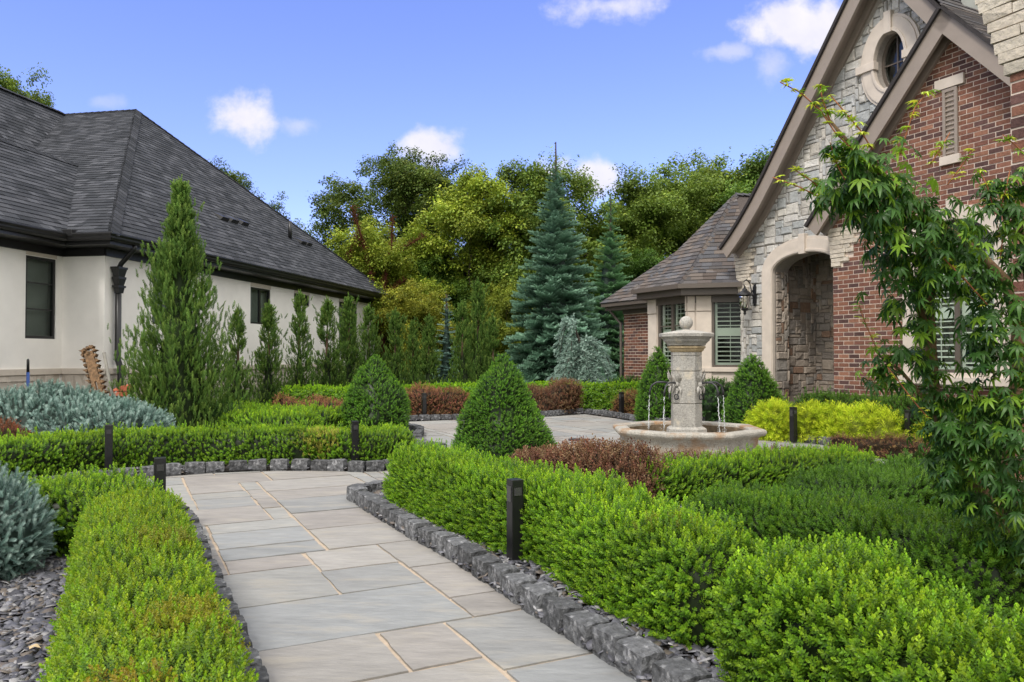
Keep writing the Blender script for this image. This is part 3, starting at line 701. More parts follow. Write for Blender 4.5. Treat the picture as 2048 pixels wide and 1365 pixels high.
HB_ = Fr(P0-A_*9-ZL*.873, -ZL, (0, 0, 1), -A_); wallmesh(w, HB_, rect(0, 11, GL, TOP), [], .1)
w.build('wall', 'stucco', lh)
for fr, p, st, mu, ba in wins:
    window(lh, fr, p[0], p[1], p[2], p[3], st, .045, 'black', mu, ba)
window(lh, HA, wA[0], wA[1], wA[2], wA[3], 'dark', .05, 'black', (), (.36, .68))
b = MB()
for fr, p in [(HL, x[1]) for x in wins]+[(HA, wA)]:
    b = MB(); b.box(min(p[0], p[1]), max(p[0], p[1]), p[3]+.012, TOP-.02, .0, .012, fr); b.build('head_panel', 'stuctrim', lh)
b = MB(); zt = 1.12
b.box(-.02, 13.8, zt-.10, zt, 0, .05, HL); b.box(-.05, .873, zt-.10, zt, 0.0, .05, HR); b.box(-9, -.052, zt-.10, zt, 0, .05, HA)
b.build('water_table', 'stuctrim', lh)
b = MB()
def blocks(fr, x0, x1):
    stones(b, fr.off(0, 0, .008), x0, .1, int((x1-x0)/.2), 5, rect(x0, x1, .0, zt-.105), u=.2, cols=[(.55, .49, .42), (.58, .52, .45), (.52, .465, .40)], hg=.012, sizes=[(3, 1), (2, 1)], wts=[2, 1], g=.004)
    b.box(x0, x1, GL, zt-.10, 0, .008, fr, col=(.5, .44, .37))
blocks(HL, 0, 13.7); blocks(HR, 0, .86); blocks(HA, -9, -.06)
b.build('base_course', 'plain', lh)
b = MB(); OH = .45                                # frieze, soffit, fascia and gutter
for (fr, x0, x1) in ((HL, -.0, 13.75), (HA, -9, -.0)):
    b.box(x0, x1, TOP-.14, TOP, .0, .03, fr)
b.box(0, .843, TOP-.14, TOP, 0, .03, HR)
# soffit slab (L shape) in plan
def plan(a, d): return P0+A_*a+ZL*d
def slab(mb, pl, z0, z1):
    mb.prism([tuple(plan(a, d)[:2]) for a, d in pl], z0, z1, WF)
slab(b, [(-9.3, -.873+OH), (-OH, -.873+OH), (-OH, OH), (14.2, OH), (14.2, -.2), (.1, -.2), (.1, -1.2), (-9.3, -1.2)], TOP, TOP+.17)
b.build('soffit', 'black', lh)
g = MB()
gp = [(-9.3, -.873+OH), (-OH, -.873+OH), (-OH, OH), (14.2, OH)]
prof = [(0, 0), (.07, 0), (.10, .035), (.105, .07), (.13, .10), (.13, .13), (0, .13)]
def sweep(mb, pts, prof, z0):
    n = len(pts); R = []
    for i in range(n):
        ds = []
        if i > 0: ds.append(nrm(np.subtract(pts[i], pts[i-1])))
        if i < n-1: ds.append(nrm(np.subtract(pts[i+1], pts[i])))
        ns = [np.array([-d[1], d[0]]) for d in ds]; m_ = sum(ns); m_ = m_/(m_@m_)*len(ns) if len(ns) == 1 else m_/(1+ns[0]@ns[1])
        R.append([plan(*(np.array(pts[i])+m_*o_))+np.array([0, 0, z0+z]) for o_, z in prof])
    k = len(prof); mb.add([p for r in R for p in r], [(i*k+j, i*k+(j+1) % k, (i+1)*k+(j+1) % k, (i+1)*k+j) for i in range(n-1) for j in range(k)]+[tuple(range(k)), tuple((n-1)*k+j for j in range(k))])
sweep(g, gp, prof, TOP+.06)
g.box(-OH-.13, -OH+.10, TOP+.14, TOP+.26, -.873+OH-.05, -.873+OH+.22, HL)
g.build('gutter', 'black', lh, bevel=.006)
# downspout with leader head
d = MB(); c = lambda a, dd, z: HL.p(a, z, dd)
dx = HL.hit(228, 600)[0]
d.tube([c(dx-.05, OH+.02, TOP+.08), c(dx-.05, OH-.02, TOP-.02), c(dx, .14, TOP-.26), c(dx, .09, TOP-.36)], .045, 10)
d.tube([c(dx, .09, 2.8), c(dx, .09, 1.28), c(dx, .15, 1.12), c(dx, .15, .4), c(dx, .25, .15)], .055, 10)
d.build('downspout', 'black', lh, smooth=True)
q = MB()
for (z0, z1, r0, r1) in ((2.94, 2.98, .125, .125), (2.80, 2.94, .08, .115), (2.76, 2.80, .105, .105), (2.64, 2.76, .07, .10), (2.60, 2.64, .10, .10), (2.5, 2.6, .062, .08)):
    P = [c(dx+sx*r, .10+sy*r*.7, z) for r, z in ((r0, z0), (r1, z1)) for sx, sy in ((-1, -1), (1, -1), (1, 1), (-1, 1))]
    q.add(P, [(0, 1, 5, 4), (1, 2, 6, 5), (2, 3, 7, 6), (3, 0, 4, 7), (3, 2, 1, 0), (4, 5, 6, 7)])
q.build('leader_head', 'black', lh)
# roof
RC = [(.058, .061, .070), (.048, .051, .059), (.070, .073, .084), (.040, .043, .050), (.083, .086, .098), (.053, .056, .065)]
ze = TOP+.20
def R3(a, bb, z): return P0+A_*a-ZL*bb+np.array([0, 0, z])
aM = 6.85; bA = 4.45; zA = 8.22
e0 = R3(-.5, -.5, ze); e1 = R3(14.25, -.5, ze); apex = R3(aM, bA, zA); rend = R3(aM, 9.5, zA)
r = MB()
shingles(r, [e0, e1, apex], A_, RC)                             # hip end facing right
shingles(r, [e0, apex, rend, R3(-.5, 9.5, ze)], ZL, RC)         # slope facing us
shingles(r, [e1, apex, rend, R3(14.25, 9.5, ze)], ZL, RC, course=.4, tab=1)
kk = (5.62-ze)/(2.9-.37)
shingles(r, [R3(-9.3, .37, ze), R3(-.2, .37, ze), R3(3.5, 2.9, 5.62), R3(-9.3, 2.9, 5.62)], A_, RC)
shingles(r, [R3(-9.3, 2.9, 5.62), R3(3.5, 2.9, 5.62), R3(3.5, 4.4, 4.4), R3(-9.3, 4.4, 4.4)], A_, RC, course=.4, tab=1)
shingles(r, [R3(-9.3, 3.2, 4.25), R3(3.5, 3.2, 4.25), R3(7.0, 6.75, 8.25), R3(-9.3, 6.75, 8.25)], A_, RC)
shingles(r, [R3(-9.3, 6.75, 8.25), R3(7.0, 6.75, 8.25), R3(7.0, 10, 4.4), R3(-9.3, 10, 4.4)], A_, RC, course=.4, tab=1)
rf = r.build('roof', 'shing', lh)
r = MB()
def cap(p, q, w=.14):
    p, q = np.array(p), np.array(q); n = int(np.linalg.norm(q-p)/.19); t = (q-p)/n
    h_ = nrm(np.cross(t, (0, 0, 1)))
    for k in range(n):
        a = p+t*k; e = p+t*(k+1.05); up = np.array([0, 0, .035]); up2 = np.array([0, 0, .022]); dn = np.array([0, 0, -.10])
        r.add([a-h_*w+dn+up, a+up, a+h_*w+dn+up, e-h_*w+dn+up2, e+up2, e+h_*w+dn+up2], [(0, 1, 4, 3), (1, 2, 5, 4), (0, 3, 4, 1), (0, 1, 2)], tuple(np.array(RC[rng.integers(6)])*.8))
cap(e0, apex); cap(e1, apex); cap(apex, rend); r.build('ridge_cap', 'shing', lh); r = MB(); cap(R3(-9.3, 2.9, 5.62), R3(3.3, 2.9, 5.62), .12); r.build('ridge_cap', 'shing', lh); r = MB(); cap(R3(-9.3, 6.75, 8.25), R3(6.8, 6.75, 8.25), .16)
r.build('ridge_cap', 'shing', lh)
# roof vents: find points on the hip end plane
E = Fr(e0, A_, nrm(apex-e0-A_*float((apex-e0)@A_)), nrm(np.cross(A_, nrm(apex-e0-A_*float((apex-e0)@A_)))))
if E.Z[2] < 0: E.Z = -E.Z
for (u, v) in ((441, 436), (461, 441), (482, 446), (600, 484), (612, 487)):
    x, y = E.hit(u, v); m_ = MB(); F2 = E.off(x, y, .015)
    m_.add([F2.p(*p) for p in ((-.17, -.13, 0), (.17, -.13, 0), (.17, .17, 0), (-.17, .17, 0), (-.15, -.12, .10), (.15, -.12, .10))], [(0, 1, 5, 4), (1, 2, 5), (0, 4, 3), (4, 5, 2, 3)]); m_.build('roof_vent', 'black', lh)
x, y = E.hit(580, 478); m_ = MB(); q0 = E.p(x, y, 0); m_.tube([q0, q0+np.array([0, 0, .52])], .055, 12); m_.build('vent_pipe', 'black', lh, smooth=True)

# ------------------------------------------------------------------ right house (brick and stone)
F3 = np.array([-.4490, .8934, 0]); n3 = np.array([-.8934, -.4490, 0])
HBk = Fr((5.73, 13.8, 0), F3, (0, 0, 1), n3)
HS = HBk.off(0, 0, -.5)
rh = empty('brick_house', (6.2, 14.0, 0), 'brick and pale stone house with steep gables, arched entry and small hipped bay', 'house')
# --- stone gable
apx = (-.82, 8.33); rake = [(3.00, 3.62), (2.72, 3.86), (2.45, 4.12), (2.1, 4.50), (1.756, 4.93), (-.26, 7.6), apx]
raker = [apx, (-2.0, 6.75), (-4.0, 4.1)]
oc = (-.83, 6.44); orx, orz = .30, .50               # oval window
ac, aw, asp, ari = 1.08, .80, 3.02, .33               # arch centre, half width, spring, rise
arch_in = [(ac+aw*math.cos(t), asp+ari*math.sin(t)) for t in np.linspace(0, math.pi, 22)]
hole_arch = [(ac-aw, .0), (ac+aw, .0)]+arch_in
hole_oval = [(oc[0]+orx*math.cos(t), oc[1]+orz*math.sin(t)) for t in np.linspace(0, 2*math.pi, 32, endpoint=False)]
w = MB(); wl = 2.84
outer = [(-4.6, 0), (wl, 0), (wl, 3.62), (2.2, 4.38), (1.7, 4.9), (-.82, 8.2), (-4.6, 3.6)]
wallmesh(w, HS, outer, [hole_arch, hole_oval], .30)
side = Fr(HS.p(wl, 0, 0), -n3, (0, 0, 1), F3); wallmesh(w, side, rect(0, 5, 0, 3.62))
sw = w.build('stone_wall_backing', 'smortar', rh)
s_ = MB()
def dropS(x, y):
    if abs(x-ac) < aw+.16 and y < asp: return True
    if ((x-ac)/(aw+.16))**2+((y-asp)/(ari+.17))**2 < 1: return True
    if ((x-oc[0])/(orx+.15))**2+((y-oc[1])/(orz+.15))**2 < 1: return True
    if 2.45 < y < 3.56 and x > wl-.20-(y-2.45)*.26: return True
    return False
SW_SIZES = [(4, 2), (3, 2), (5, 2), (3, 1), (4, 1), (2, 2), (3, 3), (5, 1), (4, 3), (2, 1)]
for reg in ([(-4.6, 0), (wl, 0), (wl, 3.62), (-4.6, 3.62)],):
    stones(s_, HS, -4.6, 0, 100, 48, reg, drop=dropS)
stones(s_, HS, -4.6, 3.62, 100, 64, [(-4.6, 3.62), (wl, 3.62), (2.2, 4.4), (1.7, 4.95), (-.82, 8.2), (-4.6, 3.62)][:5], drop=dropS)
s_.build('stone_facing', 'stone', rh)
# quoins of the stone wall, flaring outwards under the eave
s_ = MB(); k = 0; y = 2.42
while y < 3.58:
    fl = max(0, (y-2.45))*.16; lw = .24+(y-2.45)*.27+(.10 if k % 2 else 0)
    x1 = wl+.02+fl; x = x1
    while x > x1-lw:
        ww = min(.30+.1*rng.random(), x-(x1-lw)); 
        if ww < .05: break
        s_.box(x-ww+.004, x-.004, y+.004, y+.068, -.25, .03+.01*rng.random(), HS, QB[rng.integers(3)], .002); x -= ww
    y += .074; k += 1
s_.build('stone_quoins', 'stone', rh)
# arch surround
b = MB()
pl = [(ac+aw, .0)]+arch_in+[(ac-aw, .0)]
b.band([(ac+aw, .0)]+arch_in[:]+[(ac-aw, .0)], 0, -.26, -.02, .075, HS)
b.band([(ac+aw, .0)]+arch_in[:]+[(ac-aw, .0)], -.26, -.31, -.02, .055, HS)
b.band([(ac+aw+.02, .0)]+[(ac+(x-ac)*1.02, y+.015) for x, y in arch_in]+[(ac-aw-.02, .0)], 0, -.05, .075, .09, HS)
b.box(ac-.075, ac+.075, asp+ari-.03, asp+ari+.36, .0, .12, HS)
b.build('arch_surround', 'lime', rh, bevel=.006)
# porch inside: reveal stones, side wall, back wall, vault
PST = [tuple(np.array(c_)*np.array([.70, .62, .56])) for c_ in ST]+[(.26, .17, .12)]  # browner porch stones, with the shade of the recess also darkened into their colour
pm_ = MB(); FS = Fr(HS.p(ac+aw, 0, -.0), n3*-1, (0, 0, 1), -F3)     # left jamb face looking right
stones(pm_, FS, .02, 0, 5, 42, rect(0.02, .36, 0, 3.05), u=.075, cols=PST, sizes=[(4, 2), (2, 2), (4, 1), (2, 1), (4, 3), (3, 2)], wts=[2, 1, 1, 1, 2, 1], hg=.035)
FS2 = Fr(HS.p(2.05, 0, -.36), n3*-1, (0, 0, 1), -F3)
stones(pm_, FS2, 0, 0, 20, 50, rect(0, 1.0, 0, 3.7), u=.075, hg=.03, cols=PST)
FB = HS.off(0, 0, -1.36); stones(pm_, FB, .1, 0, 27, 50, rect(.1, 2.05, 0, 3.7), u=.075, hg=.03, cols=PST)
pm_.build('porch_stone', 'stone', rh)
b = MB()
b.box(ac+aw-.002, ac+aw+.6, 0, 3.9, -.37, -.03, HS); 
b.box(2.05, 2.2, 0, 3.9, -1.5, -.37, HS); b.box(-.6, 2.2, 0, 3.9, -1.5, -1.365, HS)
b.box(-.6, ac-aw-.32, 0, 3.9, -1.36, -.03, HS); b.box(-.6, 2.2, 3.7, 3.9, -1.36, -.37, HS)
b.band(arch_in, -.001, -.25, -.36, -.02, HS)
b.build('porch_backing', 'smortar', rh)
# oval window with keyed surround
b = MB()
b.band(hole_oval, 0, -.24, -.03, .07, HS, closed=True); b.band(hole_oval, -.24, -.29, -.03, .05, HS, closed=True); b.band(hole_oval, .0, -.05, .07, .09, HS, closed=True)
for t in (0, 90, 180, 270):
    t = math.radians(t); cx, cz = oc[0]+(orx+.16)*math.cos(t), oc[1]+(orz+.16)*math.sin(t); hw, hh = (.19, .07) if abs(math.cos(t)) > .5 else (.07, .19)
    b.box(cx-hw, cx+hw, cz-hh, cz+hh, -.02, .11, HS)
b.build('oval_surround', 'lime', rh, bevel=.006)
ov = MB(); ov.band(hole_oval, 0, .05, -.2, -.14, HS, closed=True); ov.box(oc[0]-.012, oc[0]+.012, oc[1]-orz, oc[1]+orz, -.19, -.155, HS); ov.box(oc[0]-orx, oc[0]+orx, oc[1]-.012, oc[1]+.012, -.188, -.157, HS)
o = ov.build('oval_window', 'dtaupe', rh); g = MB(); g.prism(hole_oval, -.178, -.174, HS); g.build('pane', 'glassd', o); g = MB(); g.box(oc[0]-1.1, oc[0]+1.1, oc[1]-.9, oc[1]+1.6, -.9, -.85, HS); g.box(oc[0]-1.1, oc[0]-1.05, oc[1]-.9, oc[1]+1.2, -.85, -.31, HS); g.build('interior', 'blind', o)
# rakes
def rakeset(fr, pl, d, name):
    b = MB(); b.band(pl, 0, -.27, d-.06, d, fr); b.band(pl, -.03, -.24, -.0, d-.06, fr); b.build('rake_board', 'taupe', rh)
    b = MB(); b.band(pl, .055, .002, -6, d+.05, fr, (.05, .045, .045)); b.build('rake_roofing', 'shing', rh)
rk = rake[::-1][::-1]
rakeset(HS, [(x, y) for x, y in rake][::-1], .4, 'a') if False else None
def rk_build(fr, pl, d, sgn):
    b = MB(); b.band(pl, 0, sgn*.25, d-.06, d, fr); b.band(pl, sgn*.05, sgn*.10, -.3, d-.06, fr); b.band(pl, sgn*.10, sgn*.235, -.02, .06, fr); b.build('rake_board', 'taupe', rh)
    b = MB(); b.band(pl, -sgn*.06, -sgn*.002, -6, d+.05, fr, (.05, .045, .045)); b.build('rake_roofing', 'shing', rh)
rk_build(HS, rake, .4, 1); rk_build(HS, raker, .4, 1)
# --- brick gable in front
gx, gz = -2.30, 6.59; bk_r = [(.30, 3.66), (gx, gz)]; bk_l = [(gx, gz), (-4.9, 3.66)]
rk_build(HBk, bk_r, .3, 1); rk_build(HBk, bk_l, .3, 1)
wx0, wx1, wz0, wzs, wri = -3.08, -1.41, .97, 2.95, .50        # big arched window with surround
wc = (wx0+wx1)/2
def archpoly(x0, x1, y0, ys, rise, n=18): return [(x0, y0), (x1, y0)]+[((x0+x1)/2+(x1-x0)/2*math.cos(t), ys+rise*math.sin(t)) for t in np.linspace(0, math.pi, n)]
win_hole = archpoly(wx0+.20, wx1-.20, wz0+.12, wzs, wri-.02)
gable = [(0, 0), (0, 3.62), (gx, gz-.28), (-4.6, 3.62), (-4.6, 0)]
w = MB(); wallmesh(w, HBk, gable, [win_hole], .2); sd = Fr(HBk.p(0, 0, 0), -n3, (0, 0, 1), F3); wallmesh(w, sd, rect(0, .5, 0, 3.62)); w.build('brick_wall_backing', 'mortar', rh)
vx0, vx1, vz0, vz1 = -2.345, -2.11, 4.42, 5.45
def dropB(x, y):
    if wx0+.1 < x < wx1-.1 and wz0 < y < wzs: return True
    if y >= wzs and ((x-wc)/((wx1-wx0)/2-.1))**2+((y-wzs)/(wri+.1))**2 < 1: return True
    if 2.93 < y < 3.6 and x > -.28-(y-2.93)*.55: return True
    return False
s_ = MB(); GB = [(0, 0), (0, 3.62), (gx, gz-.28), (-4.6, 3.62), (-4.6, 0)]
bricks(s_, HBk, [q for q in (clip(GB, rect(vx1, 1, 0, 9)), clip(GB, rect(-6, vx0, 0, 9)), clip(GB, rect(vx0, vx1, -1, vz0)), clip(GB, rect(vx0, vx1, vz1, 9))) if q], drop=dropB)
s_.build('brick_facing', 'brick', rh)
s_ = MB(); y = 2.93; k = 0
while y < 3.62:
    lw = .20+(y-2.93)*.75+(.12 if k % 2 else 0); x = .02+max(0, y-3.0)*.14; x1 = x-lw
    while x > x1+.03:
        ww = min(.22+.12*rng.random(), x-x1); s_.box(x-ww+.004, x-.004, y+.003, y+.072, -.2, .03+.012*rng.random(), HBk, QB[rng.integers(3)], .002); x -= ww
    y += .0767; k += 1
s_.build('stone_quoins', 'stone', rh)
b = MB(); b.band(win_hole, 0, -.21, -.05, .05, HBk, closed=True); b.box(wx0-.06, wx1+.06, wz0-.06, wz0+.06, -.02, .12, HBk); b.box(wc-.07, wc+.07, wzs+wri-.03, wzs+wri+.3, 0, .08, HBk)
b.build('window_surround', 'lime', rh, bevel=.005)
window(rh, HBk, wx0+.20, wx1-.20, wz0+.12, wzs, 'shutter', .05, 'dtaupe', (.5,), (.80,), arch=wri-.02, dep=.10)
# louvre vent
b = MB(); b.box(vx0, vx0+.045, vz0, vz1, -.02, .04, HBk); b.box(vx1-.045, vx1, vz0, vz1, -.02, .04, HBk); b.box(vx0+.045, vx1-.045, vz1-.05, vz1, -.02, .04, HBk)
n = 13
for k in range(n):
    y = vz0+.02+(vz1-vz0-.08)*k/n
    b.add([HBk.p(x, yy_, cc_) for x in (vx0+.045, vx1-.045) for yy_, cc_ in ((y, .03), (y+.012, .034), (y+.05, -.01), (y+.038, -.014))], [(0, 1, 5, 4), (1, 2, 6, 5), (2, 3, 7, 6), (3, 0, 4, 7)])
lv = b.build('louvre_vent', 'taupe', rh); b = MB(); b.box(vx0+.01, vx1-.01, vz0, vz1-.01, -.04, -.02, HBk); b.build('vent_backing', 'room', lv)
b = MB(); b.box(vx0-.11, vx1+.12, vz1+.01, vz1+.17, 0, .05, HBk); b.build('vent_lintel', 'lime', rh, bevel=.004); b = MB(); b.box(vx0-.04, vx1+.05, vz0-.14, vz0-.005, 0, .055, HBk); b.build('vent_sill', 'lime', rh, bevel=.004)
# main roof behind the gables
BC = [(.118, .100, .092), (.092, .085, .084), (.14, .118, .104), (.085, .080, .084), (.108, .088, .078), (.130, .118, .115), (.10, .10, .108)]
r = MB()
E3 = lambda s, d, z: HBk.p(s, z, d)
shingles(r, [E3(-9, .3, 3.7), E3(-4.4, .3, 3.7), E3(-1.0, -3, 7.3), E3(-1.0, -4.4, 8.8), E3(-9, -4.4, 8.8)], F3, BC)
T3 = lambda s, d, z: HS.p(s, z, d)
sl_ = (8.33-4.1)/3.18
for (ap_, lo_, fr_, dd_) in (((-.82, 8.40), (-4.6, 3.66), HS, .45), ((gx, gz+.07), (-4.95, 3.70), HBk, .35)):
    shingles(r, [fr_.p(lo_[0], lo_[1], dd_), fr_.p(ap_[0], ap_[1], dd_), fr_.p(ap_[0], ap_[1], -6), fr_.p(lo_[0], lo_[1], -6)], n3, BC)
r.build('main_roof', 'shing', rh)
# --- bay
K0 = np.array([5.35, 16.75]); K2 = np.array([3.90, 17.20]); K1 = np.array([3.26, 18.45]); K3 = K1+np.array([.949, .9])*0.9
FC2 = wallframe(K2, K0); FC1 = wallframe(K2, K1); L2 = float(np.linalg.norm(K0-K2)); L1 = float(np.linalg.norm(K1-K2))
bt = 2.68
def hx(fr, u, v): return fr.hit(u, v)
wa0, wa1 = hx(FC2, 1424, 660)[0], hx(FC2, 1486, 660)[0]+.12; wz_0 = 1.10; wz_1 = bt-.03
wb1, wb0 = hx(FC1, 1315, 660)[0], hx(FC1, 1374, 660)[0]+.03
w = MB(); wallmesh(w, FC2, rect(0, L2, 0, bt), [rect(wa0, wa1, wz_0, wz_1)], .12); wallmesh(w, FC1, rect(0, L1, 0, bt), [rect(wb0, wb1, wz_0, wz_1)], .12)
w.add([(*K1, 0), (*K3, 0), (*K3, bt), (*K1, bt)], [(0, 1, 2, 3)])
w.build('bay_wall', 'lime', rh)
b = MB()
for (fr, x0, x1) in ((FC2, -.0, .16), (FC2, .19, wa0-.01), (FC1, 0, wb0-.01), (FC1, wb1+.01, L1)):
    if x1 > x0+.02:
        b.box(x0, x1, .5, bt-.36, 0, .03, fr); b.box(x0, x1, bt-.34, bt-.01, 0, .045, fr)
b.box(-.03, L2, wz_0-.10, wz_0-.01, 0, .06, FC2); b.box(-.0, L1, wz_0-.10, wz_0-.01, 0, .06, FC1)
b.build('bay_pilaster', 'lime', rh, bevel=.005)
window(rh, FC2, wa0, wa1, wz_0, wz_1, 'shutter', .05, 'dtaupe', (), ())
window(rh, FC1, wb0, wb1, wz_0, wz_1, 'shutter', .05, 'dtaupe', (.5,), (.6,))
nA, nB, nC = n3[:2], FC2.Z[:2], np.array([-.949, .314])
def off2(K, a, b_, o_): m_ = (a+b_)/(1+a@b_); return K+m_*o_
def baye(o_, z): return [(*(K0+nB*o_), z), (*off2(K2, nA, nB, o_), z), (*off2(K1, nA, nC, o_), z), (*(K3+nC*o_), z)]
b = MB()
P_ = baye(.27, bt); Q_ = baye(.27, bt+.14); I_ = baye(-.05, bt); I2 = baye(-.05, bt+.14)
b.add(P_+Q_+I_+I2, [(k, k+1, k+5, k+4) for k in range(3)]+[(8+k, 9+k, k+1, k) for k in range(3)]+[(4+k, 5+k, 13+k, 12+k) for k in range(3)])
b.add(baye(.03, bt-.16)+baye(.03, bt), [(k, k+1, k+5, k+4) for k in range(3)])
b.build('bay_fascia', 'dtaupe', rh)
g = MB(); G0, G1, G2_, G3 = baye(.27, bt+.14), baye(.40, bt+.14), baye(.40, bt+.24), baye(.27, bt+.24)
g.add(G0+G1+G2_+G3, [(a*4+k, a*4+k+1, ((a+1) % 4)*4+k+1, ((a+1) % 4)*4+k) for a in range(4) for k in range(3)]); g.build('bay_gutter', 'dtaupe', rh)
r = MB(); pk = np.array(at(1471, 389, 19.0)); pk2 = pk+np.array([2.2, .4, 0])
ev = [np.array(p) for p in baye(.36, bt+.23)]; md = [ev[i]+(pk-ev[i])*.22-np.array([0, 0, .10]) for i in range(4)]
for k in range(3):
    shingles(r, [ev[k], ev[k+1], md[k+1]] , ev[k+1]-ev[k], BC, th=.014); shingles(r, [ev[k], md[k+1], md[k]], ev[k+1]-ev[k], BC, th=.014)
    shingles(r, [md[k], md[k+1], pk], ev[k+1]-ev[k], BC, th=.014)
shingles(r, [md[0], pk, pk2, md[0]+np.array([1.6, -.2, 0])], md[0]-md[1], BC)
def capb(p, q, w=.10):
    p, q = np.array(p), np.array(q); n = max(1, int(np.linalg.norm(q-p)/.16)); t = (q-p)/n; h_ = nrm(np.cross(t, (0, 0, 1)))
    for k in range(n):
        a = p+t*k; e = p+t*(k+1.05); up = np.array([0, 0, .045]); dn = np.array([0, 0, -.07])
        r.add([a-h_*w+dn+up, a+up, a+h_*w+dn+up, e-h_*w+dn+up*.5, e+up*.5, e+h_*w+dn+up*.5], [(0, 1, 4, 3), (1, 2, 5, 4), (0, 3, 4, 1), (0, 1, 2)], tuple(np.array(BC[rng.integers(7)])*.9))
for k in (1, 2): capb(ev[k], md[k]); capb(md[k], pk)
capb(pk, pk2)
# low brick wing left of the bay
KW = np.array([3.88, 18.76]); FW = Fr((*KW, 0), F3, (0, 0, 1), n3)
xw0, xw1 = .3, FW.hit(1248, 650)[0]; wt = 2.55
shingles(r, [FW.p(-1, wt+.2, .42), FW.p(xw1+.55, wt+.2, .42), FW.p(xw1-1.4, wt+2.2, -1.9), FW.p(-1, wt+2.2, -1.9)], F3, BC, th=.014)
shingles(r, [FW.p(xw1+.55, wt+.2, .42), FW.p(xw1-1.4, wt+2.2, -1.9), FW.p(xw1+.55, wt+.2, -4)], n3, BC, th=.014)
r.build('bay_roof', 'shing', rh)
w = MB(); wallmesh(w, FW, rect(-1, xw1, 0, wt)); w.add([FW.p(xw1, 0, 0), FW.p(xw1, 0, -3), FW.p(xw1, wt, -3), FW.p(xw1, wt, 0)], [(0, 1, 2, 3)]); w.build('wing_wall_backing', 'mortar', rh)
s_ = MB(); bricks(s_, FW, [rect(-1, xw1, 0, wt-.12)], cols=[tuple(np.array(c_)*.9) for c_ in BR]); s_.build('wing_brick_facing', 'brick', rh)
b = MB(); b.box(-1, xw1+.45, wt-.0, wt+.10, -.05, .30, FW); b.box(-1, xw1+.02, wt-.10, wt, -.05, .03, FW); b.box(-1, xw1+.5, wt+.10, wt+.19, .28, .40, FW)
b.tube([FW.p(xw1+.35, wt+.1, .3), FW.p(xw1+.2, wt-.2, .12), FW.p(xw1+.06, wt-.35, .06), FW.p(xw1+.06, 0, .06)], .035, 8); b.build('wing_fascia', 'dtaupe', rh)
# --- near corner of the house at the right edge
HN = Fr((3.29, 5.08, 0), F3, (0, 0, 1), n3)
w = MB(); w.box(-4, 0, 0, 4.9, -3.5, 0, HN); w.build('near_wing_backing', 'mortar', rh)
s_ = MB(); bricks(s_, HN, [rect(-4, 0, 0, 3.2)], bh=.0767, bl=.22); s_.build('near_wing_brick', 'brick', rh)
s_ = MB(); y = 3.2; k = 0
while y < 4.85:
    x = .0+min(.32, .035+(y-3.2)*.33); x1 = -.7+(.15 if k % 2 else 0); s_.box(x1, x-.45, y, y+.07, -.2, .03, HN, QB[0], .002)
    first = True
    while x > x1+.03:
        ww = (.20 if k % 2 else .38) if first else .3; ww = min(ww, x-x1); s_.box(x-ww+.005, x-.005, y+.004, y+.074, -.3, .03+.012*rng.random(), HN, QB[rng.integers(3)], .003); x -= ww; first = False
    y += .0785; k += 1
s_.build('stone_quoins', 'stone', rh)
# wall lantern
lp = HS.p(HS.hit(1512, 590)[0]+.02, 0, 0); zb = 1.35+(712-590)/FPX*16
lo = empty('wall_lantern', (lp[0], lp[1], zb-.2), 'black wall lantern with seeded glass on a scrolled bracket beside the arched entry', 'wall lantern')
lf = HS.off(0, 0, 0); ls = HS.hit(1512, 590)[0]
bp = lambda o_, z: HS.p(ls, z, o_)
m_ = MB(); m_.box(ls-.045, ls+.045, zb-.17, zb+.19, .02, .055, HS); m_.box(ls-.03, ls+.03, zb-.22, zb+.23, .02, .045, HS)
m_.tube([bp(.05, zb-.05), bp(.12, zb+.0), bp(.13, zb+.12), bp(.17, zb+.25), bp(.26, zb+.32), bp(.33, zb+.28), bp(.34, zb+.21), bp(.31, zb+.18)], .012, 8)
m_.tube([bp(.05, zb+.12), bp(.10, zb+.10), bp(.12, zb+.04), bp(.09, zb+.0), bp(.07, zb+.04)], .010, 8); m_.build('bracket', 'black', lo, smooth=False, bevel=.003)
lc = bp(.31, zb-.22)
m_ = MB(); m_.lathe([(.0, .41), (.02, .40), (.022, .36), (.05, .34), (.055, .315), (.115, .27), (.15, .235), (.155, .215), (.13, .21), (.0, .21)], lc, 16); m_.build('lantern_cap', 'black', lo, smooth=False)
m_ = MB(); m_.lathe([(.118, .215), (.125, .16), (.118, .06), (.085, -.05), (.05, -.07)], lc, 16, close=False); m_.build('lantern_glass', glassmat('seeded_glass', (.8, .8, .76), .5), lo, smooth=True)
m_ = MB(); m_.lathe([(.06, -.06), (.085, -.075), (.06, -.10), (.03, -.115), (.02, -.14), (.035, -.16), (.012, -.19), (.004, -.21)], lc, 14)
for k in range(6):
    t = k*math.pi/3; cs, sn = math.cos(t), math.sin(t)
    m_.tube([(lc[0]+cs*.122, lc[1]+sn*.122, lc[2]+.215), (lc[0]+cs*.130, lc[1]+sn*.130, lc[2]+.14), (lc[0]+cs*.12, lc[1]+sn*.12, lc[2]+.05), (lc[0]+cs*.085, lc[1]+sn*.085, lc[2]-.06)], .006, 5)
m_.build('lantern_cage', 'black', lo)
m_ = MB(); m_.tube([(lc[0], lc[1], lc[2]-.05), (lc[0], lc[1], lc[2]+.08)], .02, 8); m_.build('lamp_tube', 'wood', lo)

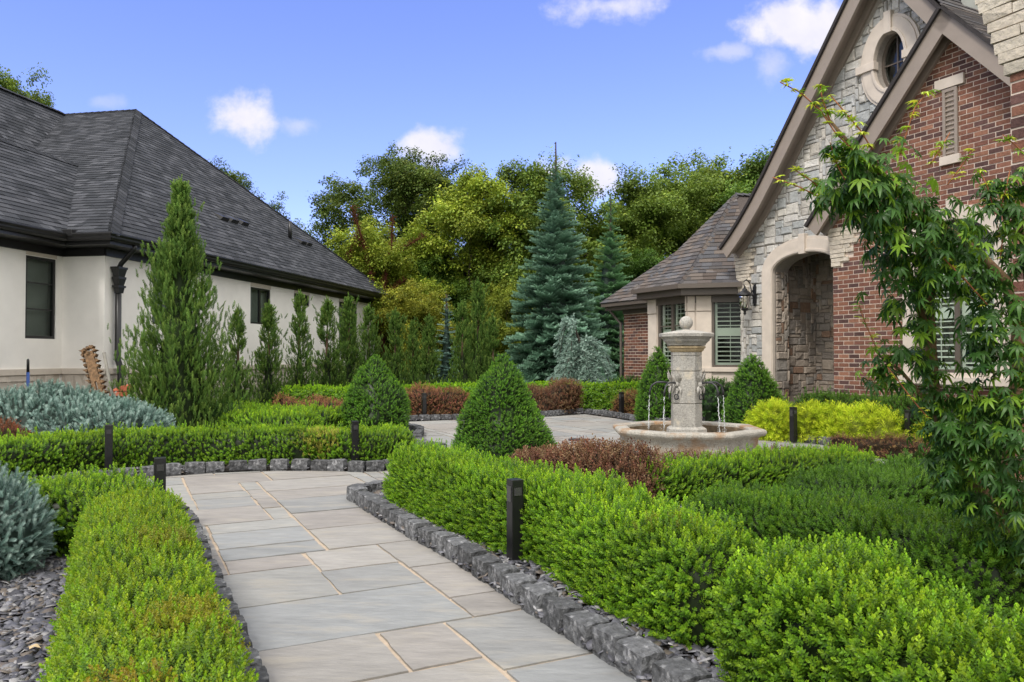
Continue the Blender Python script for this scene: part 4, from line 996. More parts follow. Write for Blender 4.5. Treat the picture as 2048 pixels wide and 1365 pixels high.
# ------------------------------------------------------------------ fountain
fc_ = (2.36, 10.5); PH = math.radians(20)
fo = empty('fountain', (*fc_, 0), 'grey carved stone fountain with octagonal basin, square-shouldered column and ball finial', 'fountain')
C8 = (*fc_, 0)
b = MB(); b.lathe([(1.22, .0), (1.22, .06), (1.19, .075), (1.10, .085), (.5, .085)], C8, 8, PH); b.build('plinth', 'fount', fo, bevel=.008)
b = MB(); b.lathe([(.93, .083), (.935, .27), (.96, .30), (1.02, .315), (1.045, .345), (1.04, .375), (1.01, .395), (.88, .395), (.84, .385), (.83, .35), (.82, .12), (.3, .11), (.3, .085)], C8, 8, PH, close=True); b.build('basin', 'fountr', fo, bevel=.008)
b = MB(); b.lathe([(.0, .22), (.0, .232), (.812, .232), (.812, .22)], C8, 8, PH, close=True); b.build('basin_water', 'water', fo)
b = MB(); b.lathe([(.826, .355), (.816, .352), (.812, .13), (.822, .13)], C8, 8, PH, close=True); b.build('basin_lining', mat('algae_stained_stone', (.13, .095, .06), rough=.8, var=.4, vs=14, bump=.4, bs=40, tint2=(.28, .22, .15), t2s=6), fo)
z_ = lambda v: 1.35-(v-712)*10.5/FPX
b = MB()
b.lathe([(.27, .20), (.275, .33), (.27, .37), (.235, .395), (.22, .40)], C8, 8, PH)
for z0, z1 in ((.395, .705), (.712, 1.14), (1.147, 1.345), (1.350, 1.40)): b.lathe([(.205, z0), (.21, z0+.005), (.21, z1-.005), (.205, z1)], C8, 8, PH)
b.lathe([(.18, .3), (.18, 1.42)], C8, 8, PH); b.build('column', 'fount', fo, bevel=.003)
b = MB(); b.lathe([(.212, 1.40), (.215, 1.41), (.235, 1.42), (.24, 1.445), (.26, 1.455), (.262, 1.475), (.25, 1.48)], C8, 8, PH); b.build('neck_moulding', mat('ochre_stone', (.42, .33, .20), rough=.85, var=.25, vs=40, bump=.5, bs=60), fo)
b = MB(); b.lathe([(.235, 1.484), (.262, 1.49), (.268, 1.512), (.290, 1.530), (.290, 1.538), (.312, 1.545), (.318, 1.572), (.342, 1.590), (.342, 1.600), (.372, 1.606), (.376, 1.648), (.366, 1.654), (.12, 1.695), (.07, 1.702)], C8, 8, PH); b.build('capital', 'fount', fo, bevel=.003)
b = MB(); b.lathe([(.055, 1.69), (.05, 1.71)]+[(.092*math.sin(t), 1.795-.092*math.cos(t)) for t in np.linspace(.5, math.pi-.01, 14)], C8, 24); b.build('ball_finial', 'fount', fo, smooth=True)
for k, az in enumerate((200, -5, 90, 270)):        # leaf ornaments and spouts on four sides
    if k > 1 and az == 90: continue
    a = math.radians({200: 180+20-22.5+0, -5: -25+22.5-0, 90: 90, 270: -92.5}[az]) if False else math.radians((180, 0, 90, 270)[k]+(-2.5 if k < 2 else 0))
    er = np.array([math.cos(a), math.sin(a), 0]); et = np.array([-math.sin(a), math.cos(a), 0]); fr = Fr(np.array(C8)+er*.2, et, (0, 0, 1), er)
    if k > 1: continue
# ornaments sit on the two faces turned to the viewer's left and right
for k, a in enumerate((math.radians(-137.5-45+0), math.radians(-47.5+0), math.radians(-2.5), math.radians(-137.5))):
    er = np.array([math.cos(a), math.sin(a), 0]); et = np.array([-math.sin(a), math.cos(a), 0]); R_ap = .21*math.cos(math.pi/8)
    fr = Fr(np.array(C8)+er*R_ap, et, (0, 0, 1), er)
    if k in (2,): pass
    m_ = MB(); zc = .98
    for (dx_, L_, wd) in ((0, .17, .06), (-.055, .13, .05), (.055, .13, .05)):
        top = (dx_*1.3, zc+.02+L_)
        m_.add([fr.p(dx_*.2, zc, .01), fr.p(dx_*.9-wd/2, zc+L_*.6, .02), fr.p(*top, .055), fr.p(dx_*.9+wd/2, zc+L_*.6, .02), fr.p(dx_*.8, zc+L_*.55, .05)], [(0, 1, 4), (1, 2, 4), (2, 3, 4), (3, 0, 4), (0, 3, 2, 1)])
        m_.add([fr.p(dx_*.2, zc-.02, .01), fr.p(dx_*.9-wd/2, zc-L_*.5, .02), fr.p(dx_*1.4, zc-.03-L_*.8, .04), fr.p(dx_*.9+wd/2, zc-L_*.5, .02), fr.p(dx_*.8, zc-L_*.45, .045)], [(0, 1, 4), (1, 2, 4), (2, 3, 4), (3, 0, 4), (0, 3, 2, 1)])
    m_.lathe([(.0, -.03), (.03, -.025), (.035, 0), (.03, .025), (0, .03)], fr.p(0, zc-.01, .03), 10); m_.build('leaf_ornament', 'fount', fo)
    m_ = MB(); t = np.linspace(0, 2*math.pi, 14)
    m_.tube([fr.p(.0+.035*math.cos(q), .80+.035*math.sin(q), .035) for q in t], .008, 6)
    m_.tube([fr.p(0, zc, .02), fr.p(0, zc+.015, .12), fr.p(0, zc+.01, .21), fr.p(0, zc-.03, .27), fr.p(0, zc-.10, .295), fr.p(0, zc-.16, .30)], [.014, .013, .012, .013, .014, .018], 10); m_.build('spout', 'iron', fo, smooth=True)
    m_ = MB(); tip = fr.p(0, zc-.16, .30); P = []; R = []
    for q in np.linspace(0, 1, 26): P.append(tip+np.array([rng.normal(0, .004), rng.normal(0, .004), -q*(tip[2]-.26)])+er*.02*q); R.append((.0045+.0035*rng.random())*(1 if rng.random() < .8 else .35))
    m_.tube(P, R, 6)
    for q in range(34):
        c_ = P[min(25, int(26*rng.random()**.6))]+rng.normal(0, .016, 3); m_.lathe([(0, -.006), (.004, 0), (0, .006)], c_, 5)
    m_.build('water_stream', 'jet', fo, smooth=True)
# drain in the court
gd = gr(1155, 881)
b = MB(); b.box(gd[0]-.14, gd[0]+.14, gd[1]-.14, gd[1]+.14, .008, .014)
for k in range(6): b.box(gd[0]-.12, gd[0]+.12, gd[1]-.115+k*.042, gd[1]-.10+k*.042, .0145, .018)
tag(b.build('drain_cover', 'iron'), 'small dark square drain grate in the pale paving left of the fountain', 'drain')

# ------------------------------------------------------------------ path lights
bl = empty('path_light', (0, 0, 0)); m_ = MB()
m_.box(-.041, .041, -.041, .041, 0, .54); m_.build('post', 'lblack', bl, bevel=.003)
m_ = MB(); m_.box(-.0445, -.041, -.026, .026, .40, .49); m_.box(-.046, -.0412, -.032, .032, .49, .50); m_.box(-.026, .026, -.0445, -.041, .44, .49); m_.build('lens', mat('smoked_lens', (.05, .05, .05), rough=.15), bl)
bl.location = (0, 0, 0)
spots = [((1030, 1134), 'black square path light between the near right hedge and the stone edging'), ((709, 935), 'black path light at the right end of the long low hedge'),
         ((217, 948), 'black path light at the left end of the long low hedge'), ((319, 1060), 'black path light behind the corner of the near left hedge'),
         ((848, 839), 'black path light standing in the barberries at the far left of the court'), ((1243, 836), 'black path light in the barberry beside the fountain on the far side of the court'),
         ((1587, 887), 'black path light at the left end of the golden shrubs'), ((1818, 898), 'black path light at the right end of the golden shrubs by the maple')]
for k, ((u, v), lab) in enumerate(spots):
    o = bl if k == 0 else copy_tree(bl); g0 = gr(u, v); o.location = (g0[0], g0[1], .02); o.rotation_euler.z = math.radians(27)*(1 if k % 2 else 1)
    tag(o, lab, 'path light', 'black path lights')

# ------------------------------------------------------------------ hedges
gH = 'clipped boxwood hedges'
def shift(pts, d):                    # offset polyline to its left (+) side
    P = np.array(pts, float); T = np.gradient(P, axis=0); T /= np.linalg.norm(T, axis=1, keepdims=True); return P+np.stack([-T[:, 1], T[:, 0]], 1)*d
fh = [(1.03, 3.56), (.64, 4.32), (.46, 4.93), (.11, 5.44), (-.37, 6.25), (-.97, 7.28)]
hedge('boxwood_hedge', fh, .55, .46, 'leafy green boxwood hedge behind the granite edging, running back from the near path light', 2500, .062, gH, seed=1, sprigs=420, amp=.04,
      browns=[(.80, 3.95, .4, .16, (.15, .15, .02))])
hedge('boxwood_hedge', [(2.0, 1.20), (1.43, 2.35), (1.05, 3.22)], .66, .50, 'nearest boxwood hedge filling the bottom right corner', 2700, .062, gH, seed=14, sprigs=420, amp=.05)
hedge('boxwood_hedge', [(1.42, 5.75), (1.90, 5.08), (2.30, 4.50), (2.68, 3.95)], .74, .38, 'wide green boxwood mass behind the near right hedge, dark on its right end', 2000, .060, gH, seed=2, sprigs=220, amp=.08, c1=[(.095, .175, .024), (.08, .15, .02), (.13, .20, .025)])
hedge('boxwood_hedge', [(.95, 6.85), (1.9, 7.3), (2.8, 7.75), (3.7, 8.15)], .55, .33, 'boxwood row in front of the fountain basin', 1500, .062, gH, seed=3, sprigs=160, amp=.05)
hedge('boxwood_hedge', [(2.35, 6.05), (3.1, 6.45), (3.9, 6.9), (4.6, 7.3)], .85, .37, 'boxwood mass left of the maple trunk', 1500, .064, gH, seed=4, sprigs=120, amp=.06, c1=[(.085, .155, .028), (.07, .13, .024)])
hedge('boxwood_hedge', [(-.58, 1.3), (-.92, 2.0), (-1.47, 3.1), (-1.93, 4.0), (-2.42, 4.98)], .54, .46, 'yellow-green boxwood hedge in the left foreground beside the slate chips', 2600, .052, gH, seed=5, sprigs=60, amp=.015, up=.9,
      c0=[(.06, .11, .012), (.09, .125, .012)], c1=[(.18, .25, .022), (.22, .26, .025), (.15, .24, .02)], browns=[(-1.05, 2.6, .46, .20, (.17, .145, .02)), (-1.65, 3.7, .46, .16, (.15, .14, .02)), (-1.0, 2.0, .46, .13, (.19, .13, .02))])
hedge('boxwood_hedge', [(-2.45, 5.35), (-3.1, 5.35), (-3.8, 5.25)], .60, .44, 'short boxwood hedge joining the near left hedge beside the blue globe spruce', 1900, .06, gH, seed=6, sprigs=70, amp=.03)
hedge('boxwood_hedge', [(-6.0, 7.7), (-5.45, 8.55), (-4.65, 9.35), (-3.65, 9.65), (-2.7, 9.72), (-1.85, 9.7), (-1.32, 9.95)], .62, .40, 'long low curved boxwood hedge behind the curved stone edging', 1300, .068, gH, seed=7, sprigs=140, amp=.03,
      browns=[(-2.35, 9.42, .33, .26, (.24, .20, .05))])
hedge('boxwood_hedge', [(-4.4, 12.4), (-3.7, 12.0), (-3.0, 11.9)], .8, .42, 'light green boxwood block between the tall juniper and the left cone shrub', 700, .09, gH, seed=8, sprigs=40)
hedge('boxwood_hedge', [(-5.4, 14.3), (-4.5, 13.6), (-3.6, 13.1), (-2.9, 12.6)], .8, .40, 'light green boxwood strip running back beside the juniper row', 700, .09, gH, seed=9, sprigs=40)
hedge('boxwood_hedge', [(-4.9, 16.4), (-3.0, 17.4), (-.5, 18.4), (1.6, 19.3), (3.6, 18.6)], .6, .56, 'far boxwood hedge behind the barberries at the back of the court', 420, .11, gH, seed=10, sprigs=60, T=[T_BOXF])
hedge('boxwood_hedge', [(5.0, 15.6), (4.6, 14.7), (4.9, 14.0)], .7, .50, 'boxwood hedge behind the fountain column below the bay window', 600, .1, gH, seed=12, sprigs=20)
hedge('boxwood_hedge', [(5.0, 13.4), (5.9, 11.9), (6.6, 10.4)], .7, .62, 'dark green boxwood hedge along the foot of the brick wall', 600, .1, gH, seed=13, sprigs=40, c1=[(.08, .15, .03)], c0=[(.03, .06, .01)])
# barberries
BB0 = [(.09, .030, .022), (.07, .035, .02), (.10, .045, .025)]; BB1 = [(.17, .065, .055), (.14, .065, .045), (.17, .10, .07), (.10, .045, .045), (.22, .14, .10)]
gB = 'red barberry shrubs'
T_BB = t_box(6, 2, .24, .12)
def barb(path, w, h, lab, dens=900, size=.08, seed=0, c0=BB0, c1=BB1, nm='barberry_shrub', sprigs=60):
    return hedge(nm, path, w, h, lab, dens, size, gB, 'shrub', seed, c0, c1, [T_BB], up=.9, jit=.6, amp=.13, cc=(.02, .012, .008), sprigs=0, smat='leafm')
barb([(.2, 7.75), (.62, 7.15), (1.0, 6.5)], .85, .38, 'dark red barberry between the near cone shrub and the boxwood hedge', 1500, .10, 21)
barb([(1.5, 8.0), (2.3, 8.05), (3.0, 8.35), (3.6, 8.75)], .45, .26, 'low dark red barberry strip in front of the fountain basin', 1300, .075, 22)
barb([(-2.25, 16.95), (-1.5, 17.25), (-1.0, 17.4)], .85, .58, 'red barberry mound left of the near cone shrub across the court', 600, .11, 23, c1=[(.28, .08, .075), (.20, .09, .06), (.22, .13, .07)])
barb([(.3, 17.75), (1.0, 18.1), (1.5, 18.5)], .85, .60, 'purple red barberry mound right of the near cone shrub across the court', 600, .11, 24)
barb([(2.55, 17.95), (2.85, 17.3), (3.2, 16.6)], .75, .55, 'olive red barberry mound left of the fountain column', 600, .11, 25, c1=[(.22, .13, .05), (.18, .16, .05), (.24, .09, .06)])
barb([(-4.3, 15.3), (-3.7, 14.7), (-3.1, 14.1)], .9, .42, 'pinkish barberry patch behind the left cone shrub', 600, .10, 26, c1=[(.34, .15, .10), (.28, .12, .08)])
barb([(-6.9, 9.6), (-6.4, 9.7), (-6.0, 9.5)], .6, .40, 'dark red barberry in front of the spreading blue spruce', 900, .08, 27, c1=[(.22, .06, .04), (.15, .05, .03)])
barb([(4.9, 12.9), (5.6, 12.3), (6.2, 11.3)], .5, .42, 'dull purple barberry strip behind the golden shrubs', 700, .1, 28, c1=[(.13, .06, .05), (.10, .05, .045)])
barb([(4.5, 10.9), (5.0, 10.2), (5.4, 9.6)], .4, .24, 'sparse brown red barberry sprigs at the foot of the golden shrubs', 700, .08, 29, c1=[(.18, .12, .06), (.15, .06, .05)])
# golden thread cypress mounds
T_GOLD = t_jun(16, .45, .05, .9)
for k, (u, v, s_) in enumerate(((1556, 884, .27), (1630, 889, .36), (1693, 893, .38), (1760, 897, .38), (1880, 905, .34))):
    g0 = gr(u, v); bush('golden_shrub', (g0[0]+.10, g0[1]+.40, 0), (lambda z, s_=s_: s_*(math.sqrt(max(0, 1-(max(0, z-.25)/.75)**2))*.98+.02)*(.86 if z < .12 else 1)), (.47+.05*(k % 2)), 800,
         ('first golden yellow shrub beside the house cone shrub', 'second golden yellow shrub right of the path light', 'third golden yellow shrub, in the middle of the row', 'fourth golden yellow shrub left of the second path light', 'last golden yellow shrub half behind the maple')[k],
         'shrub', [T_GOLD], .155, [(.22, .25, .012), (.16, .20, .012)], [(.38, .40, .025), (.30, .36, .025), (.42, .40, .04)], up=.1, jit=.45, amp=.13, seed=40+k, cc=(.10, .11, .012), group='golden yellow shrubs', m='leafm', shrink=.88)
# cone topiaries
def cone_r(R): return lambda z: R*(.86+.14*min(1, z/.18))*max(.02, (1-max(0, (z-.15)/.85)**1.35))**.78
for k, (u, vb, vt, hw, lab) in enumerate(((1005, 948, 712, 101, 'near cone-shaped clipped boxwood in the middle of the garden'), (750, 872, 711, 70, 'cone-shaped clipped boxwood behind the long low hedge'),
                                (1316, 845, 699, 46, 'cone-shaped clipped shrub directly left behind the fountain column'), (1507, 868, 704, 57, 'cone-shaped clipped shrub in front of the arched entry'))):
    g0 = gr(u, vb); d_ = g0[1]; hgt = (vb-vt)*d_/FPX*.985; R = hw*d_/FPX
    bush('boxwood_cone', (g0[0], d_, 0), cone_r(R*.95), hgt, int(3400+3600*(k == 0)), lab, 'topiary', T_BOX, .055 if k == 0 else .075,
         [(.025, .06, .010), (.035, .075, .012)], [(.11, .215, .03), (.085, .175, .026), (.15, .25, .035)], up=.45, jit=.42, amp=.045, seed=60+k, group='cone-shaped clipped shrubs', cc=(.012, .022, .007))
# foundation shrubs
for k, (u, d_, vb, w_, h_, lab) in enumerate(((1245, 19.5, 0, .55, .78, 'dark glossy shrub at the corner of the brick wing'), (1440, 16.2, 0, .62, .72, 'dark glossy shrub under the bay window'), (1225, 20.8, 0, .5, .6, 'low dark shrub beside the weeping blue spruce'))):
    bush('evergreen_shrub', ((u-1024)/FPX*d_, d_, 0), lambda z, w_=w_: w_*math.sqrt(max(0.001, 1-(max(0, z-.3)/.7)**2)), h_, 1000, lab, 'shrub', T_BOX, .13, [(.02, .045, .014)], [(.07, .13, .045), (.05, .10, .03)], amp=.12, seed=80+k, cc=(.01, .018, .008))
bush('evergreen_shrub', (-4.75, 12.7, 0), lambda z: .42*math.sqrt(max(.001, 1-(max(0, z-.3)/.7)**2)), .55, 900, 'small dark green globe shrub at the foot of the tall juniper', 'shrub', T_BOX, .10, [(.02, .05, .02)], [(.06, .12, .04)], amp=.05, seed=88)

# ------------------------------------------------------------------ blue spruces
SB0 = [(.045, .095, .085), (.06, .115, .105)]; SB1 = [(.17, .235, .225), (.215, .28, .265), (.135, .20, .18)]
def mound(c, rx, ry, h, n, size, label, seed, name='blue_spruce', T=None, low=.0):
    V, F = blob_core((0, 0, 0), lambda z: math.sqrt(max(.0005, 1-max(0, (z-.2)/.8)**2))*(1 if z > .15 else .93), h, amp=.06, seed=seed, K=40)
    V[:, 0] = c[0]+V[:, 0]*rx; V[:, 1] = c[1]+V[:, 1]*ry; ax = np.array([[c[0], c[1], h*.2]])
    X = clad((V, F), ax, n, T or T_SH, size, SB0, SB1, up=.55, jit=.55, cc=(.012, .022, .018), core_shrink=.9, depth=.12, colvar=.1, seed=seed)
    return tag(npmesh(name, *X, 'needle'), label, 'spruce')
mound((-6.55, 10.95), 1.60, .95, .86, 3600, .125, 'spreading dwarf blue spruce mound in front of the white house', 90)
mound((-3.60, 4.62), .64, .62, .80, 5200, .072, 'round silvery blue globe spruce cut off by the left edge', 91, T=T_SHN)

# ------------------------------------------------------------------ junipers
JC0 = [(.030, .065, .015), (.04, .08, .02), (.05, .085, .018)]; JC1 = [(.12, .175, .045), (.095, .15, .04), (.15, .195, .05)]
def juniper_mesh(h, R, n_pl, per, size, seed, top=.02, droop=0, c0=JC0, c1=JC1, prof=None, wild=.0, wilda=.35):
    global rng
    keep = rng; rng = np.random.default_rng(seed)
    t = rng.random(n_pl)**1.45; az = rng.random(n_pl)*6.283
    prof = prof or (lambda z: (1-z)**.82*(.55+.45*np.minimum(1, z/.12))+top)
    rr = R*prof(t); Pt = []; Dd = []; Sz = []
    for k in range(n_pl):
        L_ = rr[k]*(.72+.36*rng.random())+.03+(wilda*rng.random() if rng.random() < wild*.25 else 0); e = .75+.35*rng.random(); z0 = h*t[k]*.985-.80*L_*e-size*.75
        a = np.array([math.cos(az[k]), math.sin(az[k])]); n = per
        q = np.linspace(.35, 1.0, n)+rng.normal(0, .03, n)
        P = np.zeros((n, 3)); P[:, 0] = a[0]*L_*q; P[:, 1] = a[1]*L_*q; P[:, 2] = z0+.05+(q**1.7)*L_*e*.9-.1*L_
        P += rng.normal(0, .035*R+.01, (n, 3)); D = np.stack([a[0]*(1.1-q), a[1]*(1.1-q), .55+q*.8], 1)+rng.normal(0, .28, (n, 3)); Pt.append(P); Dd.append(D); Sz.append(size*(.75+.5*rng.random(n)))
    P = np.concatenate(Pt); D = np.concatenate(Dd); s_ = np.concatenate(Sz); P[:, 2] = np.maximum(P[:, 2], .03)
    m_ = P[:, 2]+s_ < h*1.02; P, D, s_ = P[m_], D[m_], s_[m_]
    # leader
    nl = 22; zl = np.linspace(h*.80, h*1.0, nl); P = np.concatenate([P, np.column_stack([rng.normal(0, .02, nl), rng.normal(0, .02, nl), zl])]); D = np.concatenate([D, rng.normal(0, .15, (nl, 3))+[0, 0, 1]]); s_ = np.concatenate([s_, np.full(nl, size*.8)])
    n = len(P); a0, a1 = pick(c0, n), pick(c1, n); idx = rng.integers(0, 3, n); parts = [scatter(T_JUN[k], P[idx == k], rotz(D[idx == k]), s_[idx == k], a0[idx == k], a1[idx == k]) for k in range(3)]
    rng = keep; return join(parts)
def core_cone(h, R, col): 
    V, F = blob_core((0, 0, .05), lambda z: R*max(.02, (1-z)**.9), h*.9, K=16, Z=10, amp=.06, seed=3); return V, F, np.tile(np.array(col), (len(V), 1))
def trunk(parent, loc, h, r, col=(.09, .06, .04), name='trunk'):
    b = MB(); b.tube([(loc[0], loc[1], 0), (loc[0]+.02, loc[1], h*.5), (loc[0], loc[1]+.01, h)], [r, r*.7, r*.15], 8, col); return b.build(name, 'bark', parent, smooth=True)
jg = gr(357, 882)
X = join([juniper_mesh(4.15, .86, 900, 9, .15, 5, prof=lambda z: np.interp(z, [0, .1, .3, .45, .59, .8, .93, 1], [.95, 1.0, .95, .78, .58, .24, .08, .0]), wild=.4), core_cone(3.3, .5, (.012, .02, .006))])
jr = empty('juniper_tree', (jg[0], jg[1], 0), 'tall pyramidal green juniper in front of the white house wall', 'tree')
X[0][:, :2] += jg[:2]; npmesh('crown', *X, 'leafm', jr); trunk(jr, jg, 3.4, .09)
b = MB()
JM = []
for k in range(3):
    Xk = join([juniper_mesh(2.30, .40, 300, 6, .13, 30+k, wild=.7, wilda=.30, prof=lambda z: np.interp(z, [0, .15, .35, .6, .8, .92, 1], [1.4, 1.2, .74, .43, .25, .08, .0]), c0=[(.02, .045, .012), (.03, .055, .014)], c1=[(.10, .16, .035), (.08, .13, .03), (.14, .18, .045)]), core_cone(1.5, .2, (.012, .018, .007))])
    r0 = empty('slender_juniper', (0, 0, 0)); npmesh('crown', *Xk, 'leafm', r0); trunk(r0, (0, 0), 2.1, .04); JM.append(r0)
rowj = [(475, 15.4, 1.0, 'slender juniper nearest the tall juniper, first of the row along the white wall'), (537, 16.6, 1.03, 'slender juniper in front of the two-pane window of the white house'), (599, 17.8, 1.12, 'slender juniper in front of the small high window'), (655, 18.8, 1.18, 'slender juniper with a split tip between the small window and the tall window'),
        (697, 19.8, 1.2, 'slender juniper in front of the tall narrow window'), (737, 20.8, 1.08, 'slender juniper at the far corner of the white house'), (790, 21.0, 1.12, 'slender juniper right of the red-barked trunk'), (858, 20.4, 1.0, 'slender juniper between the two left cone shrubs, behind the far hedge'),
        (925, 20.6, 1.12, 'slender juniper behind the left shoulder of the near cone shrub'), (985, 21.2, 1.05, 'slender juniper left of the big blue-green fir'), (955, 23.2, 1.5, 'taller juniper rising behind the row left of the fir'), (826, 22.6, .95, 'short slender juniper tucked behind the row')]
used = set()
for k, (u, d_, s_, lab) in enumerate(rowj):
    j = k % 3; o = JM[j] if j not in used else copy_tree(JM[j]); used.add(j)
    o.location = ((u-1024)/FPX*d_, d_, 0); o.scale = (s_*1.03*(.95+.15*(k % 2)), s_*1.03, s_*(1.0+.04*(k % 3))); o.rotation_euler.z = k*1.3
    tag(o, lab, 'tree', 'row of slender junipers')

# ------------------------------------------------------------------ firs
def fir(loc, h, R, whorls, per, label, seed, c0, c1, name='fir_tree', pw=.9, spr=1., lead=0.):
    global rng
    keep = rng; rng = np.random.default_rng(seed); Xd = []; P = []; s_ = []
    for k in range(whorls):
        t = (k+rng.random()*.5)/whorls; L_ = R*((1-t)**pw)*(.85+.15*min(1, t/.08))+.10
        n = max(4, int(per*(.35+.65*(1-t))))
        for j in range(n):
            a = 2*math.pi*(j+rng.random()*.7)/n; e = -.02+.55*t+rng.normal(0, .15); q = rng.choice([1.08, .95, .68])
            Xd.append((math.cos(a), math.sin(a), e)); P.append((0, 0, h*t*.985+.12+rng.normal(0, .09))); s_.append(L_*q*(.85+.25*rng.random()))
    Xd, P, s_ = np.array(Xd), np.array(P), np.array(s_); n = len(P); P[:, 2] = np.maximum(P[:, 2], .15)
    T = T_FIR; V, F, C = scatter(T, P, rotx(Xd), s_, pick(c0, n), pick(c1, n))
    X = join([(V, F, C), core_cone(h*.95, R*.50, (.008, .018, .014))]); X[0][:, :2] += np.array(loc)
    r0 = empty(name, (*loc, 0), label, 'tree'); npmesh('crown', *X, 'needle', r0); b = MB(); b.tube([(*loc, 0), (*loc, h*.6), (*loc, h+lead)], [.13, .07, .02], 8, (.08, .06, .045))
    if lead:
        for q in range(5): b.tube([(*loc, h+lead*(.3+.15*q)), (loc[0]+rng.normal(0, .1), loc[1], h+lead*(.36+.15*q))], .012, 5, (.05, .05, .04))
    b.build('trunk', 'bark', r0); rng = keep
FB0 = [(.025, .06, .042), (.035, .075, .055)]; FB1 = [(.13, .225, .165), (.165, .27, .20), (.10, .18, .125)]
fir(((1112-1024)/FPX*24, 24), 7.35, 1.80, 62, 20, 'tall blue-green fir with a bare leader at the back of the court', 51, FB0, FB1, lead=.65, pw=.85)
fir(((1222-1024)/FPX*27, 27), 6.9, 1.5, 48, 15, 'darker green fir behind the tall fir, beside the brick wing', 52, [(.03, .065, .035)], [(.13, .25, .13), (.16, .28, .15)])
fir(((893-1024)/FPX*24.5, 24.5), 3.3, .55, 24, 9, 'small pale blue spruce behind the juniper row', 53, [(.05, .09, .08)], [(.20, .30, .28)], name='blue_spruce_tree')
# weeping blue spruce
wl_ = ((1180-1024)/FPX*20.8, 20.8); wr = empty('weeping_spruce', (*wl_, 0), 'silvery weeping blue spruce with drooping branches left of the brick wing', 'tree')
P = []; D = []; b = MB(); b.tube([(*wl_, 0), (wl_[0]-.1, wl_[1], 1.2), (wl_[0]-.45, wl_[1], 2.25)], [.07, .05, .02], 8, (.07, .06, .05))
for k in range(46):
    z0 = rng.uniform(.6, 1.75) if k > 6 else rng.uniform(2.0, 2.3); a = rng.random()*6.283; L_ = rng.uniform(.35, .85)*(1.25 if k % 2 else 1); x0 = wl_[0]-.45*(z0/2.25)**1.5; dr = rng.uniform(.5, 1.3)
    if k < 3: a = 3.1-.6*k; L_ = .42
    if k in (3, 4, 5): x0 += .2; a = .1; L_ = .75; z0 = 1.75
    pts = []
    for q in np.linspace(0, 1, 15):
        p = np.array([x0+math.cos(a)*L_*q, wl_[1]+math.sin(a)*L_*q*.8, max(.1, z0+.10*math.sin(q*2.5)-dr*q**2.2)]); pts.append(p)
        for _ in range(5): P.append(p+rng.normal(0, .035, 3)); D.append(np.array([math.cos(a)*.6, math.sin(a)*.6, -.8*q])+rng.normal(0, .45, 3))
    b.tube(pts, .010, 5, (.08, .07, .06))
P, D = np.array(P), np.array(D); n = len(P); npmesh('crown', *scatter(T_SH, P, rotz(D), .13+.05*rng.random(n), pick([(.07, .12, .10)], n), pick([(.30, .39, .36), (.24, .33, .30)], n)), 'needle', wr); b.build('trunk', 'bark', wr)

# ------------------------------------------------------------------ broadleaf trees behind
def limbs(b, h, spread, seed, col, r0=.16, z0=.3, n=7):
    R = np.random.default_rng(seed); tips = []
    b.tube([(0, 0, 0), (.05, .05, h*z0), (0, .1, h*.62), (.05, .05, h*.86)], [r0, r0*.8, r0*.45, r0*.12], 9, col)
    for k in range(n):
        t = z0*.8+(.86-z0*.8)*k/n; a = k*2.4+R.random(); L_ = spread*(1.05-.55*k/n)*(.8+.3*R.random()); p = np.array([0.03, .05, h*t]); pts = [p]
        d = np.array([math.cos(a), math.sin(a), .55+.4*R.random()])
        for q in range(4): p = p+nrm(d)*L_/4*1.1; d = d+np.array([R.normal(0, .2), R.normal(0, .2), .12]); pts.append(p)
        b.tube(pts, [r0*.42, r0*.32, r0*.22, r0*.12, r0*.05], 6, col); tips += pts[1:]
        for q in range(3):
            s0 = pts[1+q]; e = s0+np.array([R.normal(0, .5), R.normal(0, .5), R.uniform(.2, .8)])*L_*.45; b.tube([s0, (s0+e)/2+R.normal(0, .05, 3), e], [r0*.16, r0*.1, r0*.03], 5, col); tips.append(e)
    return np.array(tips)
def tree_mesh(h, spread, clumps, per, lsize, T, seed, c0, c1, zlo=.25, clr=.5, bark=(.07, .055, .045), flat=1., name='broadleaf_tree', r0=.16):
    global rng
    keep = rng; rng = np.random.default_rng(seed); b = MB(); tips = limbs(b, h, spread, seed, bark, r0=r0)
    nb = clumps//5; C = []; cbb = []
    while len(C) < nb:
        u = rng.normal(size=3); u /= np.linalg.norm(u); r = rng.random()**.28; z = zlo*h+(1-zlo)*h*(.5+.5*u[2]*r)
        C.append((u[0]*r*spread*(1.05-.25*abs(u[2])), u[1]*r*spread*(1.05-.25*abs(u[2])), z))
    C = np.array(C); k2 = min(len(tips), nb//3); C[:k2] = tips[rng.permutation(len(tips))[:k2]]; bb = 1+rng.normal(0, .12, nb)
    j = np.repeat(np.arange(nb), 14); C = C[j]+rng.normal(0, .58, (nb*14, 3))*clr*np.array([1, 1, .55]); cb = bb[j]*(1+rng.normal(0, .10, len(C))); per = int(per*.5)
    cr = clr*.34*(.6+.8*rng.random(len(C))); n = len(C)*per; i = np.repeat(np.arange(len(C)), per)
    P = C[i]+rng.normal(0, .5, (n, 3))*cr[i][:, None]*np.array([1, 1, .75*flat])
    Xd = rng.normal(0, 1, (n, 3)); Xd[:, 2] = -abs(Xd[:, 2])*.5
    a0 = pick(c0, n)*cb[i][:, None]; a1 = pick(c1, n)*cb[i][:, None]
    X = scatter(T, P, rotx(Xd, (.02, .03, 1)), lsize*(.7+.6*rng.random(n)), a0, a1); r_ = empty(name, (0, 0, 0)); npmesh('crown', *X, 'leaft', r_); b.build('trunk', 'bark', r_, smooth=True); rng = keep; return r_
